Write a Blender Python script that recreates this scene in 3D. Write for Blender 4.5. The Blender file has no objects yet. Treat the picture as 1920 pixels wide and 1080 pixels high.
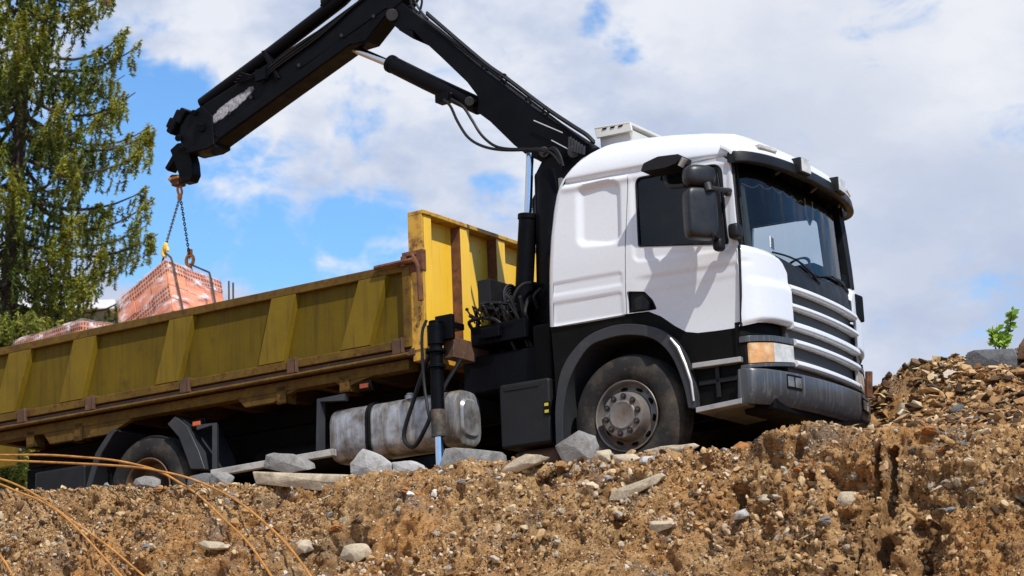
import bpy, bmesh, math, random
import numpy as np
from mathutils import Vector, Matrix, noise as mnoise
from mathutils.geometry import delaunay_2d_cdt
random.seed(7); rng = np.random.default_rng(7)
PI = math.pi
scene = bpy.context.scene
COL = scene.collection

# ------------------------------------------------------------------ camera solve (truck frame: x forward, y left, z up, metres)
F = 3929.66
RC = np.array([[0.8265673, 0.5614176, -0.0399591], [-0.1621294, 0.1695112, -0.9721008], [-0.5389810, 0.8099853, 0.2311347]])
TC = np.array([1.6619469, 1.7885354, 18.5390886])
CT = -RC.T @ TC                                   # camera position in the truck frame
PITCH = math.radians(10.5)
CAMLOC = Vector((0, 0, 1.6))
WC = np.array([[1, 0, 0], [0, math.sin(PITCH), math.cos(PITCH)], [0, -math.cos(PITCH), math.sin(PITCH)]])
_R = WC @ RC; _t = WC @ TC + np.array(CAMLOC)
M = Matrix(((*_R[0], _t[0]), (*_R[1], _t[1]), (*_R[2], _t[2]), (0, 0, 0, 1)))   # truck frame -> world
UP = Vector(_R.T @ np.array([0, 0, 1.0]))         # world up seen in the truck frame

def ray(u, v): return RC.T @ np.array([(u - 960) / F, (v - 540) / F, 1.0])
def S(u, v, y=-1.2):
    d = ray(u, v); return Vector(CT + d * (y - CT[1]) / d[1])
def SX(u, v, x):
    d = ray(u, v); return Vector(CT + d * (x - CT[0]) / d[0])
def xz(u, v, y=-1.2):
    p = S(u, v, y); return (p.x, p.z)

# ------------------------------------------------------------------ materials
def node_mat(name):
    m = bpy.data.materials.new(name); m.use_nodes = True
    nt = m.node_tree; b = nt.nodes['Principled BSDF']
    return m, nt, b
def L(nt, a, b): nt.links.new(a, b)
def N(nt, t, **k):
    n = nt.nodes.new(t)
    for a, v in k.items(): setattr(n, a, v)
    return n
def noise_node(nt, co, scale, detail=6, rough=.6, stretch=None):
    n = N(nt, 'ShaderNodeTexNoise'); n.inputs['Scale'].default_value = scale
    n.inputs['Detail'].default_value = detail; n.inputs['Roughness'].default_value = rough
    if stretch:
        mp = N(nt, 'ShaderNodeMapping'); mp.inputs['Scale'].default_value = stretch
        L(nt, co, mp.inputs['Vector']); L(nt, mp.outputs[0], n.inputs['Vector'])
    else: L(nt, co, n.inputs['Vector'])
    return n.outputs['Fac']
def ramp(nt, fac, stops):
    r = N(nt, 'ShaderNodeValToRGB'); e = r.color_ramp.elements
    while len(e) < len(stops): e.new(.5)
    for i, (p, c) in enumerate(stops):
        e[i].position = p; e[i].color = (*c, 1) if len(c) == 3 else c
    L(nt, fac, r.inputs['Fac']); return r.outputs['Color']
def mixc(nt, fac, a, b, mode='MIX'):
    n = N(nt, 'ShaderNodeMix', data_type='RGBA', blend_type=mode)
    if isinstance(fac, (int, float)): n.inputs[0].default_value = fac
    else: L(nt, fac, n.inputs[0])
    for s, k in ((a, 6), (b, 7)):
        if isinstance(s, (tuple, list)): n.inputs[k].default_value = (*s[:3], 1)
        else: L(nt, s, n.inputs[k])
    return n.outputs[2]
def mat(name, col, rough=.5, metal=0., var=.15, vscale=3., dirt=None, bump=0., bscale=60., coat=0., rust=None, streak=None, spec=.5):
    """dirt=(colour, noise scale, low, high): patches; rust the same at a finer grain; streak=(colour, low, high): runs down the surface"""
    m, nt, b = node_mat(name)
    co = N(nt, 'ShaderNodeTexCoord').outputs['Object']
    n1 = noise_node(nt, co, vscale)
    lo = tuple(c * (1 - var) for c in col); hi = tuple(min(1, c * (1 + var)) for c in col)
    c = ramp(nt, n1, [(.3, lo), (.7, hi)])
    if streak:
        k_ = streak[3] if len(streak) > 3 else 9
        n = noise_node(nt, co, 1.0, 5, .7, (k_, k_, .9))
        c = mixc(nt, ramp(nt, n, [(streak[1], (0, 0, 0)), (streak[2], (1, 1, 1))]), c, streak[0])
    for d in (dirt, rust):
        if d:
            n = noise_node(nt, co, d[1], 9, .68)
            c = mixc(nt, ramp(nt, n, [(d[2], (0, 0, 0)), (d[3], (1, 1, 1))]), c, d[0])
    L(nt, c, b.inputs['Base Color'])
    rr = noise_node(nt, co, 9, 4)
    r2 = ramp(nt, rr, [(.3, (max(0, rough - .1),) * 3), (.75, (min(1, rough + .12),) * 3)])
    L(nt, r2, b.inputs['Roughness'])
    b.inputs['Metallic'].default_value = metal
    b.inputs['Coat Weight'].default_value = coat
    b.inputs['Specular IOR Level'].default_value = spec
    if bump:
        bp = N(nt, 'ShaderNodeBump'); bp.inputs['Strength'].default_value = bump; bp.inputs['Distance'].default_value = .01
        L(nt, noise_node(nt, co, bscale, 5), bp.inputs['Height']); L(nt, bp.outputs[0], b.inputs['Normal'])
    return m

MAT = {}
MAT['white'] = mat('white_paint', (.66, .675, .70), .3, var=.015, coat=.35, dirt=((.6, .58, .54), 1.5, .66, .95))
MAT['liner'] = mat('cab_lining', (.16, .15, .14), .8)
MAT['black_plastic'] = mat('black_plastic', (.009, .009, .010), .5, var=.3, dirt=((.05, .04, .03), 5, .6, .9), spec=.25)
MAT['grey_plastic'] = mat('grey_plastic', (.028, .029, .032), .45, var=.25, dirt=((.1, .08, .06), 3, .6, .88), bump=.15, spec=.35)
MAT['mirror_plastic'] = mat('mirror_plastic', (.011, .011, .012), .4, var=.25, spec=.4)
MAT['bumper'] = mat('bumper_plastic', (.05, .053, .058), .36, var=.2, streak=((.15, .145, .14), .52, .72, 34), dirt=((.16, .11, .07), 4, .6, .8))
MAT['crane'] = mat('crane_paint', (.0032, .0034, .005), .45, var=.4, dirt=((.014, .009, .007), 3, .58, .8), rust=((.05, .022, .012), 14, .68, .78), spec=.08)
MAT['crane_scraped'] = mat('scraped_paint', (.4, .4, .42), .6, var=.3)
MAT['chrome'] = mat('chrome_rod', (.62, .65, .7), .14, 1.0, var=.05)
MAT['steel'] = mat('bright_steel', (.45, .43, .4), .4, .7, var=.2, dirt=((.2, .13, .08), 8, .55, .8))
MAT['rubber'] = mat('tyre_rubber', (.02, .019, .018), .8, var=.25, dirt=((.1, .078, .055), 3.5, .46, .8), rust=((.14, .1, .065), 22, .6, .78), bump=.4, bscale=90, spec=.2)
MAT['rim'] = mat('rim_paint', (.18, .168, .155), .5, .25, var=.25, dirt=((.12, .065, .03), 5, .44, .7), rust=((.03, .02, .015), 20, .62, .75))
MAT['rim_rust'] = mat('rear_rim', (.12, .065, .03), .7, var=.4, dirt=((.05, .035, .025), 8, .5, .7))
MAT['dark'] = mat('chassis_black', (.004, .0038, .0036), .65, var=.4, dirt=((.015, .011, .008), 4, .58, .85), spec=.1)
MAT['nut'] = mat('wheel_nut_steel', (.05, .04, .034), .5, .3, var=.4)
MAT['fog_glass'] = mat('fog_lamp_glass', (.13, .12, .11), .12, var=.5, vscale=18, coat=.6)
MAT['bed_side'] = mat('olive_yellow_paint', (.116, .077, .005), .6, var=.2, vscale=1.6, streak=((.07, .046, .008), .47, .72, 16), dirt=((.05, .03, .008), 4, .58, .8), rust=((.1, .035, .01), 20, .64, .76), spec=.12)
MAT['bed_rib'] = mat('lit_rib_olive_paint', (.165, .108, .008), .55, var=.18, vscale=2.5, streak=((.1, .066, .01), .5, .74, 16), dirt=((.06, .036, .01), 5, .6, .82), rust=((.1, .035, .01), 20, .64, .76), spec=.15)  # bed_side paint lightened for the ribs; panel shade is put into this contrast
MAT['bed_frame'] = mat('dirty_yellow_frame', (.125, .074, .012), .65, var=.3, dirt=((.075, .046, .014), 5, .48, .7), rust=((.085, .03, .011), 16, .5, .64), spec=.15)
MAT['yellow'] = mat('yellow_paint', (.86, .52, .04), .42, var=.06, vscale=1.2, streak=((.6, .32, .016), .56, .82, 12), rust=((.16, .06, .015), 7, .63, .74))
MAT['yellow_edge'] = mat('worn_yellow_edge', (.5, .28, .03), .55, var=.2, rust=((.13, .045, .015), 9, .5, .66))
MAT['rust'] = mat('rust', (.14, .052, .02), .85, var=.45, vscale=12, dirt=((.05, .025, .015), 18, .5, .7), bump=.4)
MAT['rust_brown'] = mat('rusty_brown', (.085, .04, .022), .8, var=.4, vscale=9, dirt=((.2, .14, .06), 10, .58, .75))
MAT['tank'] = mat('tank_aluminium', (.42, .43, .44), .38, .55, var=.15, streak=((.16, .12, .085), .44, .66), dirt=((.1, .065, .04), 5.5, .46, .72), rust=((.03, .025, .02), 14, .64, .72))
MAT['amber'] = mat('amber_lens', (.62, .3, .09), .15, var=.25, coat=.6, vscale=10, dirt=((.75, .55, .3), 7, .5, .7))
MAT['lens'] = mat('clear_lens', (.55, .53, .48), .12, var=.25, vscale=14, coat=.8, dirt=((.32, .27, .2), 9, .5, .8))
MAT['orange'] = mat('orange_lens', (.6, .1, .02), .3)
MAT['hose'] = mat('hose_rubber', (.008, .008, .009), .5, spec=.25)
MAT['label_yellow'] = mat('yellow_sticker', (.5, .42, .03), .5)
MAT['beige'] = mat('weathered_white', (.62, .6, .55), .5, var=.08, rust=((.35, .2, .1), 9, .64, .76))
MAT['curtain'] = mat('lace_curtain', (.3, .26, .2), .9)
MAT['gold'] = mat('gold_trim', (.6, .42, .12), .5)
MAT['paper'] = mat('paper', (.7, .72, .68), .7)
MAT['chain'] = mat('chain_steel', (.07, .065, .06), .45, .7, var=.3)
MAT['hook_paint'] = mat('orange_hook_paint', (.5, .2, .03), .5, var=.3)
MAT['yellow_hook'] = mat('yellow_hook_paint', (.68, .45, .06), .5, var=.2)
MAT['rebar'] = mat('rebar', (.46, .2, .035), .5, var=.35, vscale=9, dirt=((.3, .11, .025), 15, .5, .75), bump=.5, bscale=120)

def glass(name, tint, rough=.02, alpha=.25, spec=.6):
    m, nt, b = node_mat(name)
    tr = N(nt, 'ShaderNodeBsdfTransparent'); tr.inputs[0].default_value = (*tint, 1)
    gl = N(nt, 'ShaderNodeBsdfGlossy'); gl.inputs['Roughness'].default_value = rough
    fr = N(nt, 'ShaderNodeFresnel'); fr.inputs[0].default_value = 1.5
    mx = N(nt, 'ShaderNodeMixShader'); L(nt, fr.outputs[0], mx.inputs[0]); L(nt, tr.outputs[0], mx.inputs[1]); L(nt, gl.outputs[0], mx.inputs[2])
    L(nt, mx.outputs[0], nt.nodes['Material Output'].inputs['Surface'])
    return m
MAT['windscreen'] = glass('windscreen_glass', (.8, .85, .83))
MAT['side_glass'] = glass('tinted_side_glass', (.05, .15, .26))
MAT['far_glass'] = glass('clear_side_glass', (.88, .9, .92))

# ------------------------------------------------------------------ mesh helpers
class MB:
    def __init__(s): s.v = []; s.f = []; s.sm = []; s.mi = []; s.cur = 0
    def add(s, vs, fs, smooth=True):
        o = len(s.v); s.v += [tuple(v) for v in vs]
        for f in fs: s.f.append(tuple(i + o for i in f)); s.sm.append(smooth); s.mi.append(s.cur)
        return s
    def box(s, c, size, rot=None):
        hx, hy, hz = (d / 2 for d in size)
        vs = [Vector((x, y, z)) for x in (-hx, hx) for y in (-hy, hy) for z in (-hz, hz)]
        if rot is not None: vs = [rot @ v for v in vs]
        c = Vector(c); vs = [v + c for v in vs]
        return s.add(vs, [(0, 1, 3, 2), (4, 6, 7, 5), (0, 4, 5, 1), (2, 3, 7, 6), (0, 2, 6, 4), (1, 5, 7, 3)])
    def bb(s, x0, x1, y0, y1, z0, z1):
        return s.box(((x0 + x1) / 2, (y0 + y1) / 2, (z0 + z1) / 2), (abs(x1 - x0), abs(y1 - y0), abs(z1 - z0)))
    def tube(s, pts, r, n=8, caps=True):
        pts = [Vector(p) for p in pts]; rs = r if isinstance(r, (list, tuple)) else [r] * len(pts)
        rings = []; prev = None
        for i, p in enumerate(pts):
            d = (pts[min(i + 1, len(pts) - 1)] - pts[max(i - 1, 0)]).normalized()
            if prev is None:
                a = d.orthogonal().normalized()
            else:
                a = (prev - d * prev.dot(d)); a = a.normalized() if a.length > 1e-6 else d.orthogonal().normalized()
            prev = a; b = d.cross(a)
            rings.append([p + (a * math.cos(2 * PI * k / n) + b * math.sin(2 * PI * k / n)) * rs[i] for k in range(n)])
        vs = [v for rg in rings for v in rg]; fs = []
        for i in range(len(rings) - 1):
            for k in range(n):
                k2 = (k + 1) % n; fs.append((i * n + k, i * n + k2, (i + 1) * n + k2, (i + 1) * n + k))
        if caps: fs += [tuple(range(n - 1, -1, -1)), tuple((len(rings) - 1) * n + k for k in range(n))]
        return s.add(vs, fs)
    def cyl(s, a, b, r, n=20): return s.tube([a, b], r, n)
    def prism(s, poly, y0, y1):
        """poly of (x, z); extruded along y"""
        n = len(poly)
        ar = sum(poly[i][0] * poly[(i + 1) % n][1] - poly[(i + 1) % n][0] * poly[i][1] for i in range(n))
        if ar < 0: poly = poly[::-1]
        a, b = min(y0, y1), max(y0, y1)
        vs = [(x, a, z) for x, z in poly] + [(x, b, z) for x, z in poly]
        fs = [tuple(range(n)), tuple(range(2 * n - 1, n - 1, -1))]
        fs += [(i, i + n, (i + 1) % n + n, (i + 1) % n) for i in range(n)]
        return s.add(vs, fs)
    def lathe(s, prof, c, n=48, axis='y', sgn=1):
        """prof of (offset along the axis, radius)"""
        vs = []; c = Vector(c)
        for o, r in prof:
            for k in range(n):
                a = 2 * PI * k / n
                vs.append(c + (Vector((r * math.cos(a), o * sgn, r * math.sin(a))) if axis == 'y' else
                               Vector((o * sgn, r * math.cos(a), r * math.sin(a))) if axis == 'x' else Vector((r * math.cos(a), r * math.sin(a), o * sgn))))
        fs = []
        for i in range(len(prof) - 1):
            for k in range(n):
                k2 = (k + 1) % n; q = (i * n + k, i * n + k2, (i + 1) * n + k2, (i + 1) * n + k)
                fs.append(q if sgn > 0 else q[::-1])
        return s.add(vs, fs)
    def grid(s, fn, us, vs_, flip=False, skip=None):
        nu, nv = len(us), len(vs_)
        vs = [fn(u, v) for u in us for v in vs_]; fs = []
        for i in range(nu - 1):
            for j in range(nv - 1):
                if skip and skip((us[i] + us[i + 1]) / 2, (vs_[j] + vs_[j + 1]) / 2): continue
                q = (i * nv + j, (i + 1) * nv + j, (i + 1) * nv + j + 1, i * nv + j + 1)
                fs.append(q[::-1] if flip else q)
        return s.add(vs, fs)
    def slab_grid(s, fn, nrm_off, us, vs_):
        """closed thick sheet: fn(u,v) front, nrm_off(u,v) vector to the back"""
        nu, nv = len(us), len(vs_)
        A = [Vector(fn(u, v)) for u in us for v in vs_]; Bk = [a + Vector(nrm_off(u, v)) for a, (u, v) in zip(A, [(u, v) for u in us for v in vs_])]
        n = nu * nv; fs = []
        for i in range(nu - 1):
            for j in range(nv - 1):
                q = (i * nv + j, (i + 1) * nv + j, (i + 1) * nv + j + 1, i * nv + j + 1)
                fs.append(q); fs.append(tuple(k + n for k in q[::-1]))
        bd = [i * nv for i in range(nu)] + [(nu - 1) * nv + j for j in range(1, nv)] + [i * nv + nv - 1 for i in range(nu - 2, -1, -1)] + [j for j in range(nv - 2, 0, -1)]
        for k in range(len(bd)):
            a, b = bd[k], bd[(k + 1) % len(bd)]; fs.append((b, a, a + n, b + n))
        return s.add(A + Bk, fs)
    def sphere(s, c, r, n=12, m=8, sc=(1, 1, 1)):
        c = Vector(c); vs = []; fs = []
        for i in range(m + 1):
            t = PI * i / m
            for k in range(n):
                a = 2 * PI * k / n
                vs.append(c + Vector((math.sin(t) * math.cos(a) * sc[0], math.sin(t) * math.sin(a) * sc[1], math.cos(t) * sc[2])) * r)
        for i in range(m):
            for k in range(n):
                k2 = (k + 1) % n; fs.append((i * n + k, (i + 1) * n + k, (i + 1) * n + k2, i * n + k2))
        return s.add(vs, fs)
    def build(s, name, m, parent=None, bevel=0., seg=2, sharp=35, fix=True):
        me = bpy.data.meshes.new(name)
        me.from_pydata(s.v, [], s.f)
        me.polygons.foreach_set('use_smooth', [True] * len(s.f))
        ms = m if isinstance(m, (list, tuple)) else [m]
        for x in ms: me.materials.append(MAT[x] if isinstance(x, str) else x)
        if len(ms) > 1: me.polygons.foreach_set('material_index', s.mi)
        if fix:
            bm = bmesh.new(); bm.from_mesh(me); bmesh.ops.recalc_face_normals(bm, faces=bm.faces); bm.to_mesh(me); bm.free()
        me.set_sharp_from_angle(angle=math.radians(sharp))
        me.update()
        o = bpy.data.objects.new(name, me); COL.objects.link(o)
        if parent is not None: o.parent = parent
        if bevel:
            b = o.modifiers.new('bevel', 'BEVEL'); b.width = bevel; b.segments = seg; b.limit_method = 'ANGLE'; b.angle_limit = math.radians(40)
            b.harden_normals = True
        return o

def tag(o, label=None, cat=None, group=None, kind=None):
    if label: o['label'] = label
    if cat: o['category'] = cat
    if group: o['group'] = group
    if kind: o['kind'] = kind
    return o
def empty(name, loc=None, mtx=None):
    o = bpy.data.objects.new(name, None); COL.objects.link(o); o.empty_display_size = .2
    if mtx is not None: o.matrix_world = mtx
    elif loc is not None: o.location = loc
    return o
def smooth(a, b, x):
    t = min(1, max(0, (x - a) / (b - a))); return t * t * (3 - 2 * t)
def interp(x, tab):
    return float(np.interp(x, [t[0] for t in tab], [t[1] for t in tab]))
def resample(poly, d, closed=True):
    out = []; n = len(poly)
    for i in range(n if closed else n - 1):
        a, b = Vector(poly[i]), Vector(poly[(i + 1) % n]); k = max(1, int((b - a).length / d))
        out += [tuple(a + (b - a) * j / k) for j in range(k)]
    if not closed: out.append(tuple(poly[-1]))
    return out
def rounded(poly, r, n=5):
    out = []; m = len(poly)
    for i in range(m):
        p0, p, p1 = Vector(poly[i - 1]), Vector(poly[i]), Vector(poly[(i + 1) % m])
        rr = r[i] if isinstance(r, (list, tuple)) else r
        a, b = p0 - p, p1 - p; q = min(rr, a.length * .45, b.length * .45)
        if q < 1e-4: out.append(tuple(p)); continue
        A, B_ = p + a.normalized() * q, p + b.normalized() * q
        for k in range(n + 1):
            t = k / n; out.append(tuple(A * (1 - t) ** 2 + p * 2 * t * (1 - t) + B_ * t * t))
    return out
def inpoly(x, y, poly):
    c = False; n = len(poly); j = n - 1
    for i in range(n):
        xi, yi = poly[i]; xj, yj = poly[j]
        if (yi > y) != (yj > y) and x < (xj - xi) * (y - yi) / (yj - yi) + xi: c = not c
        j = i
    return c
def spline(pts, n=8):
    """Catmull-Rom through 3-D points"""
    P_ = [Vector(p) for p in pts]; P_ = [P_[0] * 2 - P_[1]] + P_ + [P_[-1] * 2 - P_[-2]]; out = []
    for i in range(1, len(P_) - 2):
        a, b, c, d = P_[i - 1:i + 3]
        for k in range(n):
            t = k / n
            out.append(.5 * ((2 * b) + (c - a) * t + (2 * a - 5 * b + 4 * c - d) * t * t + (3 * b - a - 3 * c + d) * t ** 3))
    out.append(P_[-2]); return out
def cdt(outline, holes, d):
    """triangulate a region at spacing d; returns 2-D points, triangles"""
    loops = [resample(outline, d)] + [resample(h, d) for h in holes]
    vs = []; es = []
    for lp in loops:
        o = len(vs); vs += [Vector(p) for p in lp]; es += [(o + i, o + (i + 1) % len(lp)) for i in range(len(lp))]
    nb = len(vs)
    xs = [p[0] for p in loops[0]]; ys = [p[1] for p in loops[0]]
    bd = np.array([tuple(v) for v in vs])
    gx = np.arange(min(xs) + d / 2, max(xs), d); gy = np.arange(min(ys) + d / 2, max(ys), d)
    for x in gx:
        for y in gy:
            if ((bd[:, 0] - x) ** 2 + (bd[:, 1] - y) ** 2).min() < (d * .5) ** 2: continue
            if inpoly(x, y, loops[0]) and not any(inpoly(x, y, h) for h in loops[1:]): vs.append(Vector((x, y)))
    r = delaunay_2d_cdt(vs, es, [], 0, 1e-6)
    pts = [tuple(p) for p in r[0]]; tri = []
    for f in r[2]:
        cx = sum(pts[i][0] for i in f) / len(f); cy = sum(pts[i][1] for i in f) / len(f)
        if inpoly(cx, cy, loops[0]) and not any(inpoly(cx, cy, h) for h in loops[1:]): tri.append(tuple(f))
    return pts, tri
def shell(mb, pts, tri, fn, thick, mirror=False, inner_slot=1):
    """map a 2-D triangulation through fn, give it thickness (inwards), both layers and rim"""
    vs = [Vector(fn(*p)) for p in pts]
    nrm = [Vector((0, 0, 0)) for _ in vs]
    e = 1e-3
    for i, p in enumerate(pts):
        a = Vector(fn(p[0] + e, p[1])) - Vector(fn(p[0] - e, p[1])); b = Vector(fn(p[0], p[1] + e)) - Vector(fn(p[0], p[1] - e))
        nrm[i] = a.cross(b).normalized()
    inn = [v - n * thick for v, n in zip(vs, nrm)]
    fl = Matrix.Diagonal((1, -1, 1)) if mirror else Matrix.Identity(3)
    q = lambda L_: [fl @ v for v in L_]
    w = (lambda f: f[::-1]) if mirror else (lambda f: f)
    # orientation: triangles counter-clockwise in (a,b)
    def ccw(f):
        a, b, c = (pts[i] for i in f[:3]); s_ = (b[0] - a[0]) * (c[1] - a[1]) - (b[1] - a[1]) * (c[0] - a[0])
        return f if s_ > 0 else f[::-1]
    tri = [ccw(f) for f in tri]
    mb.cur = 0; mb.add(q(vs), [w(f) for f in tri])
    mb.cur = inner_slot; mb.add(q(inn), [w(f)[::-1] for f in tri])
    cnt = {}
    for f in tri:
        for i in range(3): cnt[(f[i], f[(i + 1) % 3])] = 1
    be = [k for k in cnt if (k[1], k[0]) not in cnt]
    mb.cur = 0
    idx = {}; rv = []
    for a, b in be:
        for i in (a, b):
            if i not in idx: idx[i] = len(rv); rv += [vs[i], inn[i]]
    mb.add(q(rv), [w((idx[b], idx[a], idx[a] + 1, idx[b] + 1)) for a, b in be])
def rrect_sdf(x, z, cx, cz, hx, hz, r, shear=0.):
    z = z - shear * (x - cx)
    qx, qz = abs(x - cx) - hx + r, abs(z - cz) - hz + r
    return math.hypot(max(qx, 0), max(qz, 0)) + min(max(qx, qz), 0) - r

# ================================================================== THE TRUCK
truck = empty('crane_truck', mtx=M)
tag(truck, 'white cab truck with yellow cargo bed and black loader crane on the bank', 'truck')
def T(mb, name, m, bevel=0., parent=None, **k): return mb.build(name, m, parent or truck, bevel, **k)

# ---------------------------------------------------------------- cab shell
W = 1.2; AY = .34; LA = .5
def zs_(x): return interp(x, [(-.9, 2.69), (-.5, 2.675), (.37, 2.64), (1.1, 2.592), (1.3, 2.57)])
def ztop(x): return interp(x, [(-.5, 3.0), (-.414, 3.02), (-.19, 3.04), (.139, 3.022), (.46, 2.985), (.774, 2.932), (.978, 2.885), (1.104, 2.84), (1.25, 2.74)])
XR = [(1.3, -.772), (1.41, -.765), (1.94, -.735), (2.2, -.715), (2.45, -.68), (2.6, -.645), (2.7, -.6), (2.8, -.52), (2.9, -.42), (2.97, -.3), (3.02, -.16), (3.05, -.05)]
def xr_(z): return interp(z, XR)
REC = [xz(1076, 343), xz(1156, 333), xz(1160, 458), xz(1090, 458)]
rcx, rcz = sum(p[0] for p in REC) / 4, sum(p[1] for p in REC) / 4
def recess(x, s):
    """pressed relief of the side wall, metres inwards"""
    d = rrect_sdf(x, s, rcx - .012, rcz - .005, .222, .285, .09, -.06)
    left = smooth(-.36, -.1, x)
    r = .034 * (1 - smooth(-.022 - .045 * (1 - left), .012, d))
    for (a, b, c, e) in ((1037, 1164, 519, 543), (1037, 1164, 556, 600)):
        p, q = xz(a, (c + e) / 2 + 4), xz(b, (c + e) / 2 - 14); h = (e - c) / 2 / 215
        d = rrect_sdf(x, s, (p[0] + q[0]) / 2, (p[1] + q[1]) / 2 - .03, (q[0] - p[0]) / 2 + .01, h, .02, -.02)
        r += .009 * (1 - smooth(-.016, .006, d))
    # drip groove under the roof shoulder
    g = s - zs_(x) + .0
    if -.62 < x: r += .038 * math.exp(-(g / .02) ** 2) * smooth(-.62, -.5, x) - .012 * math.exp(-((g + .055) / .03) ** 2) * smooth(-.62, -.5, x)
    return r
def wallfn(x, s, rec=recess):
    zs = zs_(x); t = s - zs; zt = ztop(x); b = zt - zs
    bulge = .02 * smooth(1.2, 1.75, s) - .035 * smooth(1.85, 2.7, s)
    y0 = -W - bulge + .02
    if t < 0: return (x, y0 + rec(x, s), s)
    if t < LA:
        a = t / LA * PI / 2
        return (x, y0 + AY * (1 - math.cos(a)) + rec(x, s), zs + b * math.sin(a))
    w = (W - AY); y = y0 + AY + (t - LA)
    yc = -y0 - AY
    return (x, y, zt + .03 * (1 - (y / w) ** 2))
def send(x): return zs_(x) + LA + (W - AY) - .015 + (.02 - .035 + .0)
def yend(x): return send(x)
# rear boundary: follow xr_ in height; the shell starts a corner radius in front of it
RR = .07
def rear_x(s):
    x = -.5
    for _ in range(12): x = xr_(wallfn(x, s, lambda a, b: 0)[2]) + RR
    return x
# door cut-out: everything in front of the door's rear line and below its top line
DT = [xz(1174.5, 326), xz(1220, 318), xz(1300, 303), xz(1352, 292), xz(1365, 296)]
door_rear = [xz(1173.5, 588), xz(1173, 460), xz(1173.5, 326)]
door_front = [xz(1364, 300), xz(1371, 350), xz(1379, 420), xz(1383, 460), xz(1386, 540), xz(1387, 612)]
GAP = .011
s_top = 2.62 + LA + W - AY
bot = [xz(1027, 614), xz(1100, 601), xz(1173, 588)]
out = []
out += [(bot[1][0], bot[1][1]), (door_rear[0][0] - GAP, bot[2][1]), (door_rear[1][0] - GAP, door_rear[1][1]), (DT[0][0] - GAP, DT[0][1] + GAP)]
out += [(p[0], p[1] + GAP) for p in DT[1:4]] + [(DT[4][0] + GAP, DT[4][1] + GAP)]
XF = 1.16
out += [(XF, zs_(XF) - .01), (XF, zs_(XF) + LA * .5), (XF, zs_(XF) + LA), (XF, send(XF))]
# fn maps the centre line to y=0: clamp
ss = np.linspace(send(-.1), bot[0][1], 40)
out += [(rear_x(s), s) for s in ss]
mb = MB()
pts, tri = cdt(out, [], .0165)
def cabfn(x, s):
    p = wallfn(x, s)
    return (p[0], min(p[1], 0.0) if s > zs_(x) + LA + .5 else p[1], p[2])
shell(mb, pts, tri, wallfn, .03); shell(mb, pts, tri, wallfn, .03, mirror=True)
# rear corner and back wall
loop = []
for s in np.linspace(bot[0][1], send(-.1), 60): loop.append(Vector(wallfn(rear_x(s), s, lambda a, b: 0)))
loop += [Vector((p.x, -p.y, p.z)) for p in loop[::-1]]
rings = [loop]; cz = 2.0
for k in range(1, 5):
    a = k / 4 * PI / 2; q = []
    for p in loop:
        c = Vector((0, 0, cz)); d = Vector((0, p.y, p.z - cz)); l = d.length
        d2 = d * ((l - RR * (1 - math.cos(a))) / l)
        q.append(Vector((p.x - RR * math.sin(a), d2.y, cz + d2.z)))
    rings.append(q)
n = len(loop); vs = [p for r in rings for p in r]; fs = []
for i in range(len(rings) - 1):
    for k in range(n - 1): fs.append((i * n + k, i * n + k + 1, (i + 1) * n + k + 1, (i + 1) * n + k))
o = (len(rings) - 1) * n
for k in range(n // 2 - 1): fs.append((o + k, o + k + 1, o + n - 2 - k, o + n - 1 - k))
mb.cur = 0; mb.add(vs, fs)
cab = T(mb, 'cab', ['white', 'liner'], fix=False, sharp=50)
# roof front cap closing down to the windscreen header, inside floor and firewall
mb = MB(); mb.bb(-.68, 1.12, -1.12, 1.12, 1.34, 1.38); mb.bb(.9, 1.1, -1.1, 1.1, 1.14, 1.5); mb.build('cab_floor', 'liner', cab)

# ---------------------------------------------------------------- doors
DB = [xz(1213, 583), xz(1236, 592), xz(1262, 610), xz(1283, 621), xz(1305, 623), xz(1340, 619)]
d_out = [door_rear[0]] + DB + [door_front[5]] + door_front[4:0:-1] + [door_front[0]] + DT[3:0:-1] + [DT[0], door_rear[1]]
win = rounded([xz(1196, 461), xz(1364, 456), xz(1357, 400), xz(1347, 306), xz(1300, 312), xz(1187, 333)], [.02, .02, .0, .08, .0, .06])
HP = rounded([xz(1174.5, 546), xz(1207, 546), xz(1222, 562), xz(1229, 579), xz(1175, 587)], .02, 3)
def door_rec(x, s):
    r = 0
    # crease across the door at the shoulder line and a soft scallop below it
    zc = 1.70 - .03 * x
    r += .016 * smooth(zc + .04, zc - .02, s) if False else .009 * (1 - smooth(zc - .03, zc + .012, s)) * smooth(.1, .3, x)
    zc = 1.56; r += .004 * (1 - smooth(zc - .03, zc + .02, s))
    g = s - (zs_(x) - .0); r -= .012 * math.exp(-((g + .055) / .03) ** 2)
    # sunk sill under the glass
    r += .012 * (1 - smooth(-.02, .012, rrect_sdf(x, s, .62, 2.21, .47, .40, .06, -.06)))
    return r
mb = MB(); pts, tri = cdt(d_out, [win, HP], .0165)
dfn = lambda x, s: wallfn(x, s, door_rec)
shell(mb, pts, tri, dfn, .03); door = T(mb, 'door', ['white', 'liner'], fix=False, sharp=50)
mb = MB(); shell(mb, pts, tri, dfn, .03, mirror=True); door2 = T(mb, 'door', ['white', 'liner'], fix=False, sharp=50); door2.location.x = -.16; door2.scale.y = .87
def dpt(p, off=0): q = dfn(p[0], p[1]); return Vector((q[0], q[1] + off, q[2]))
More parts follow.
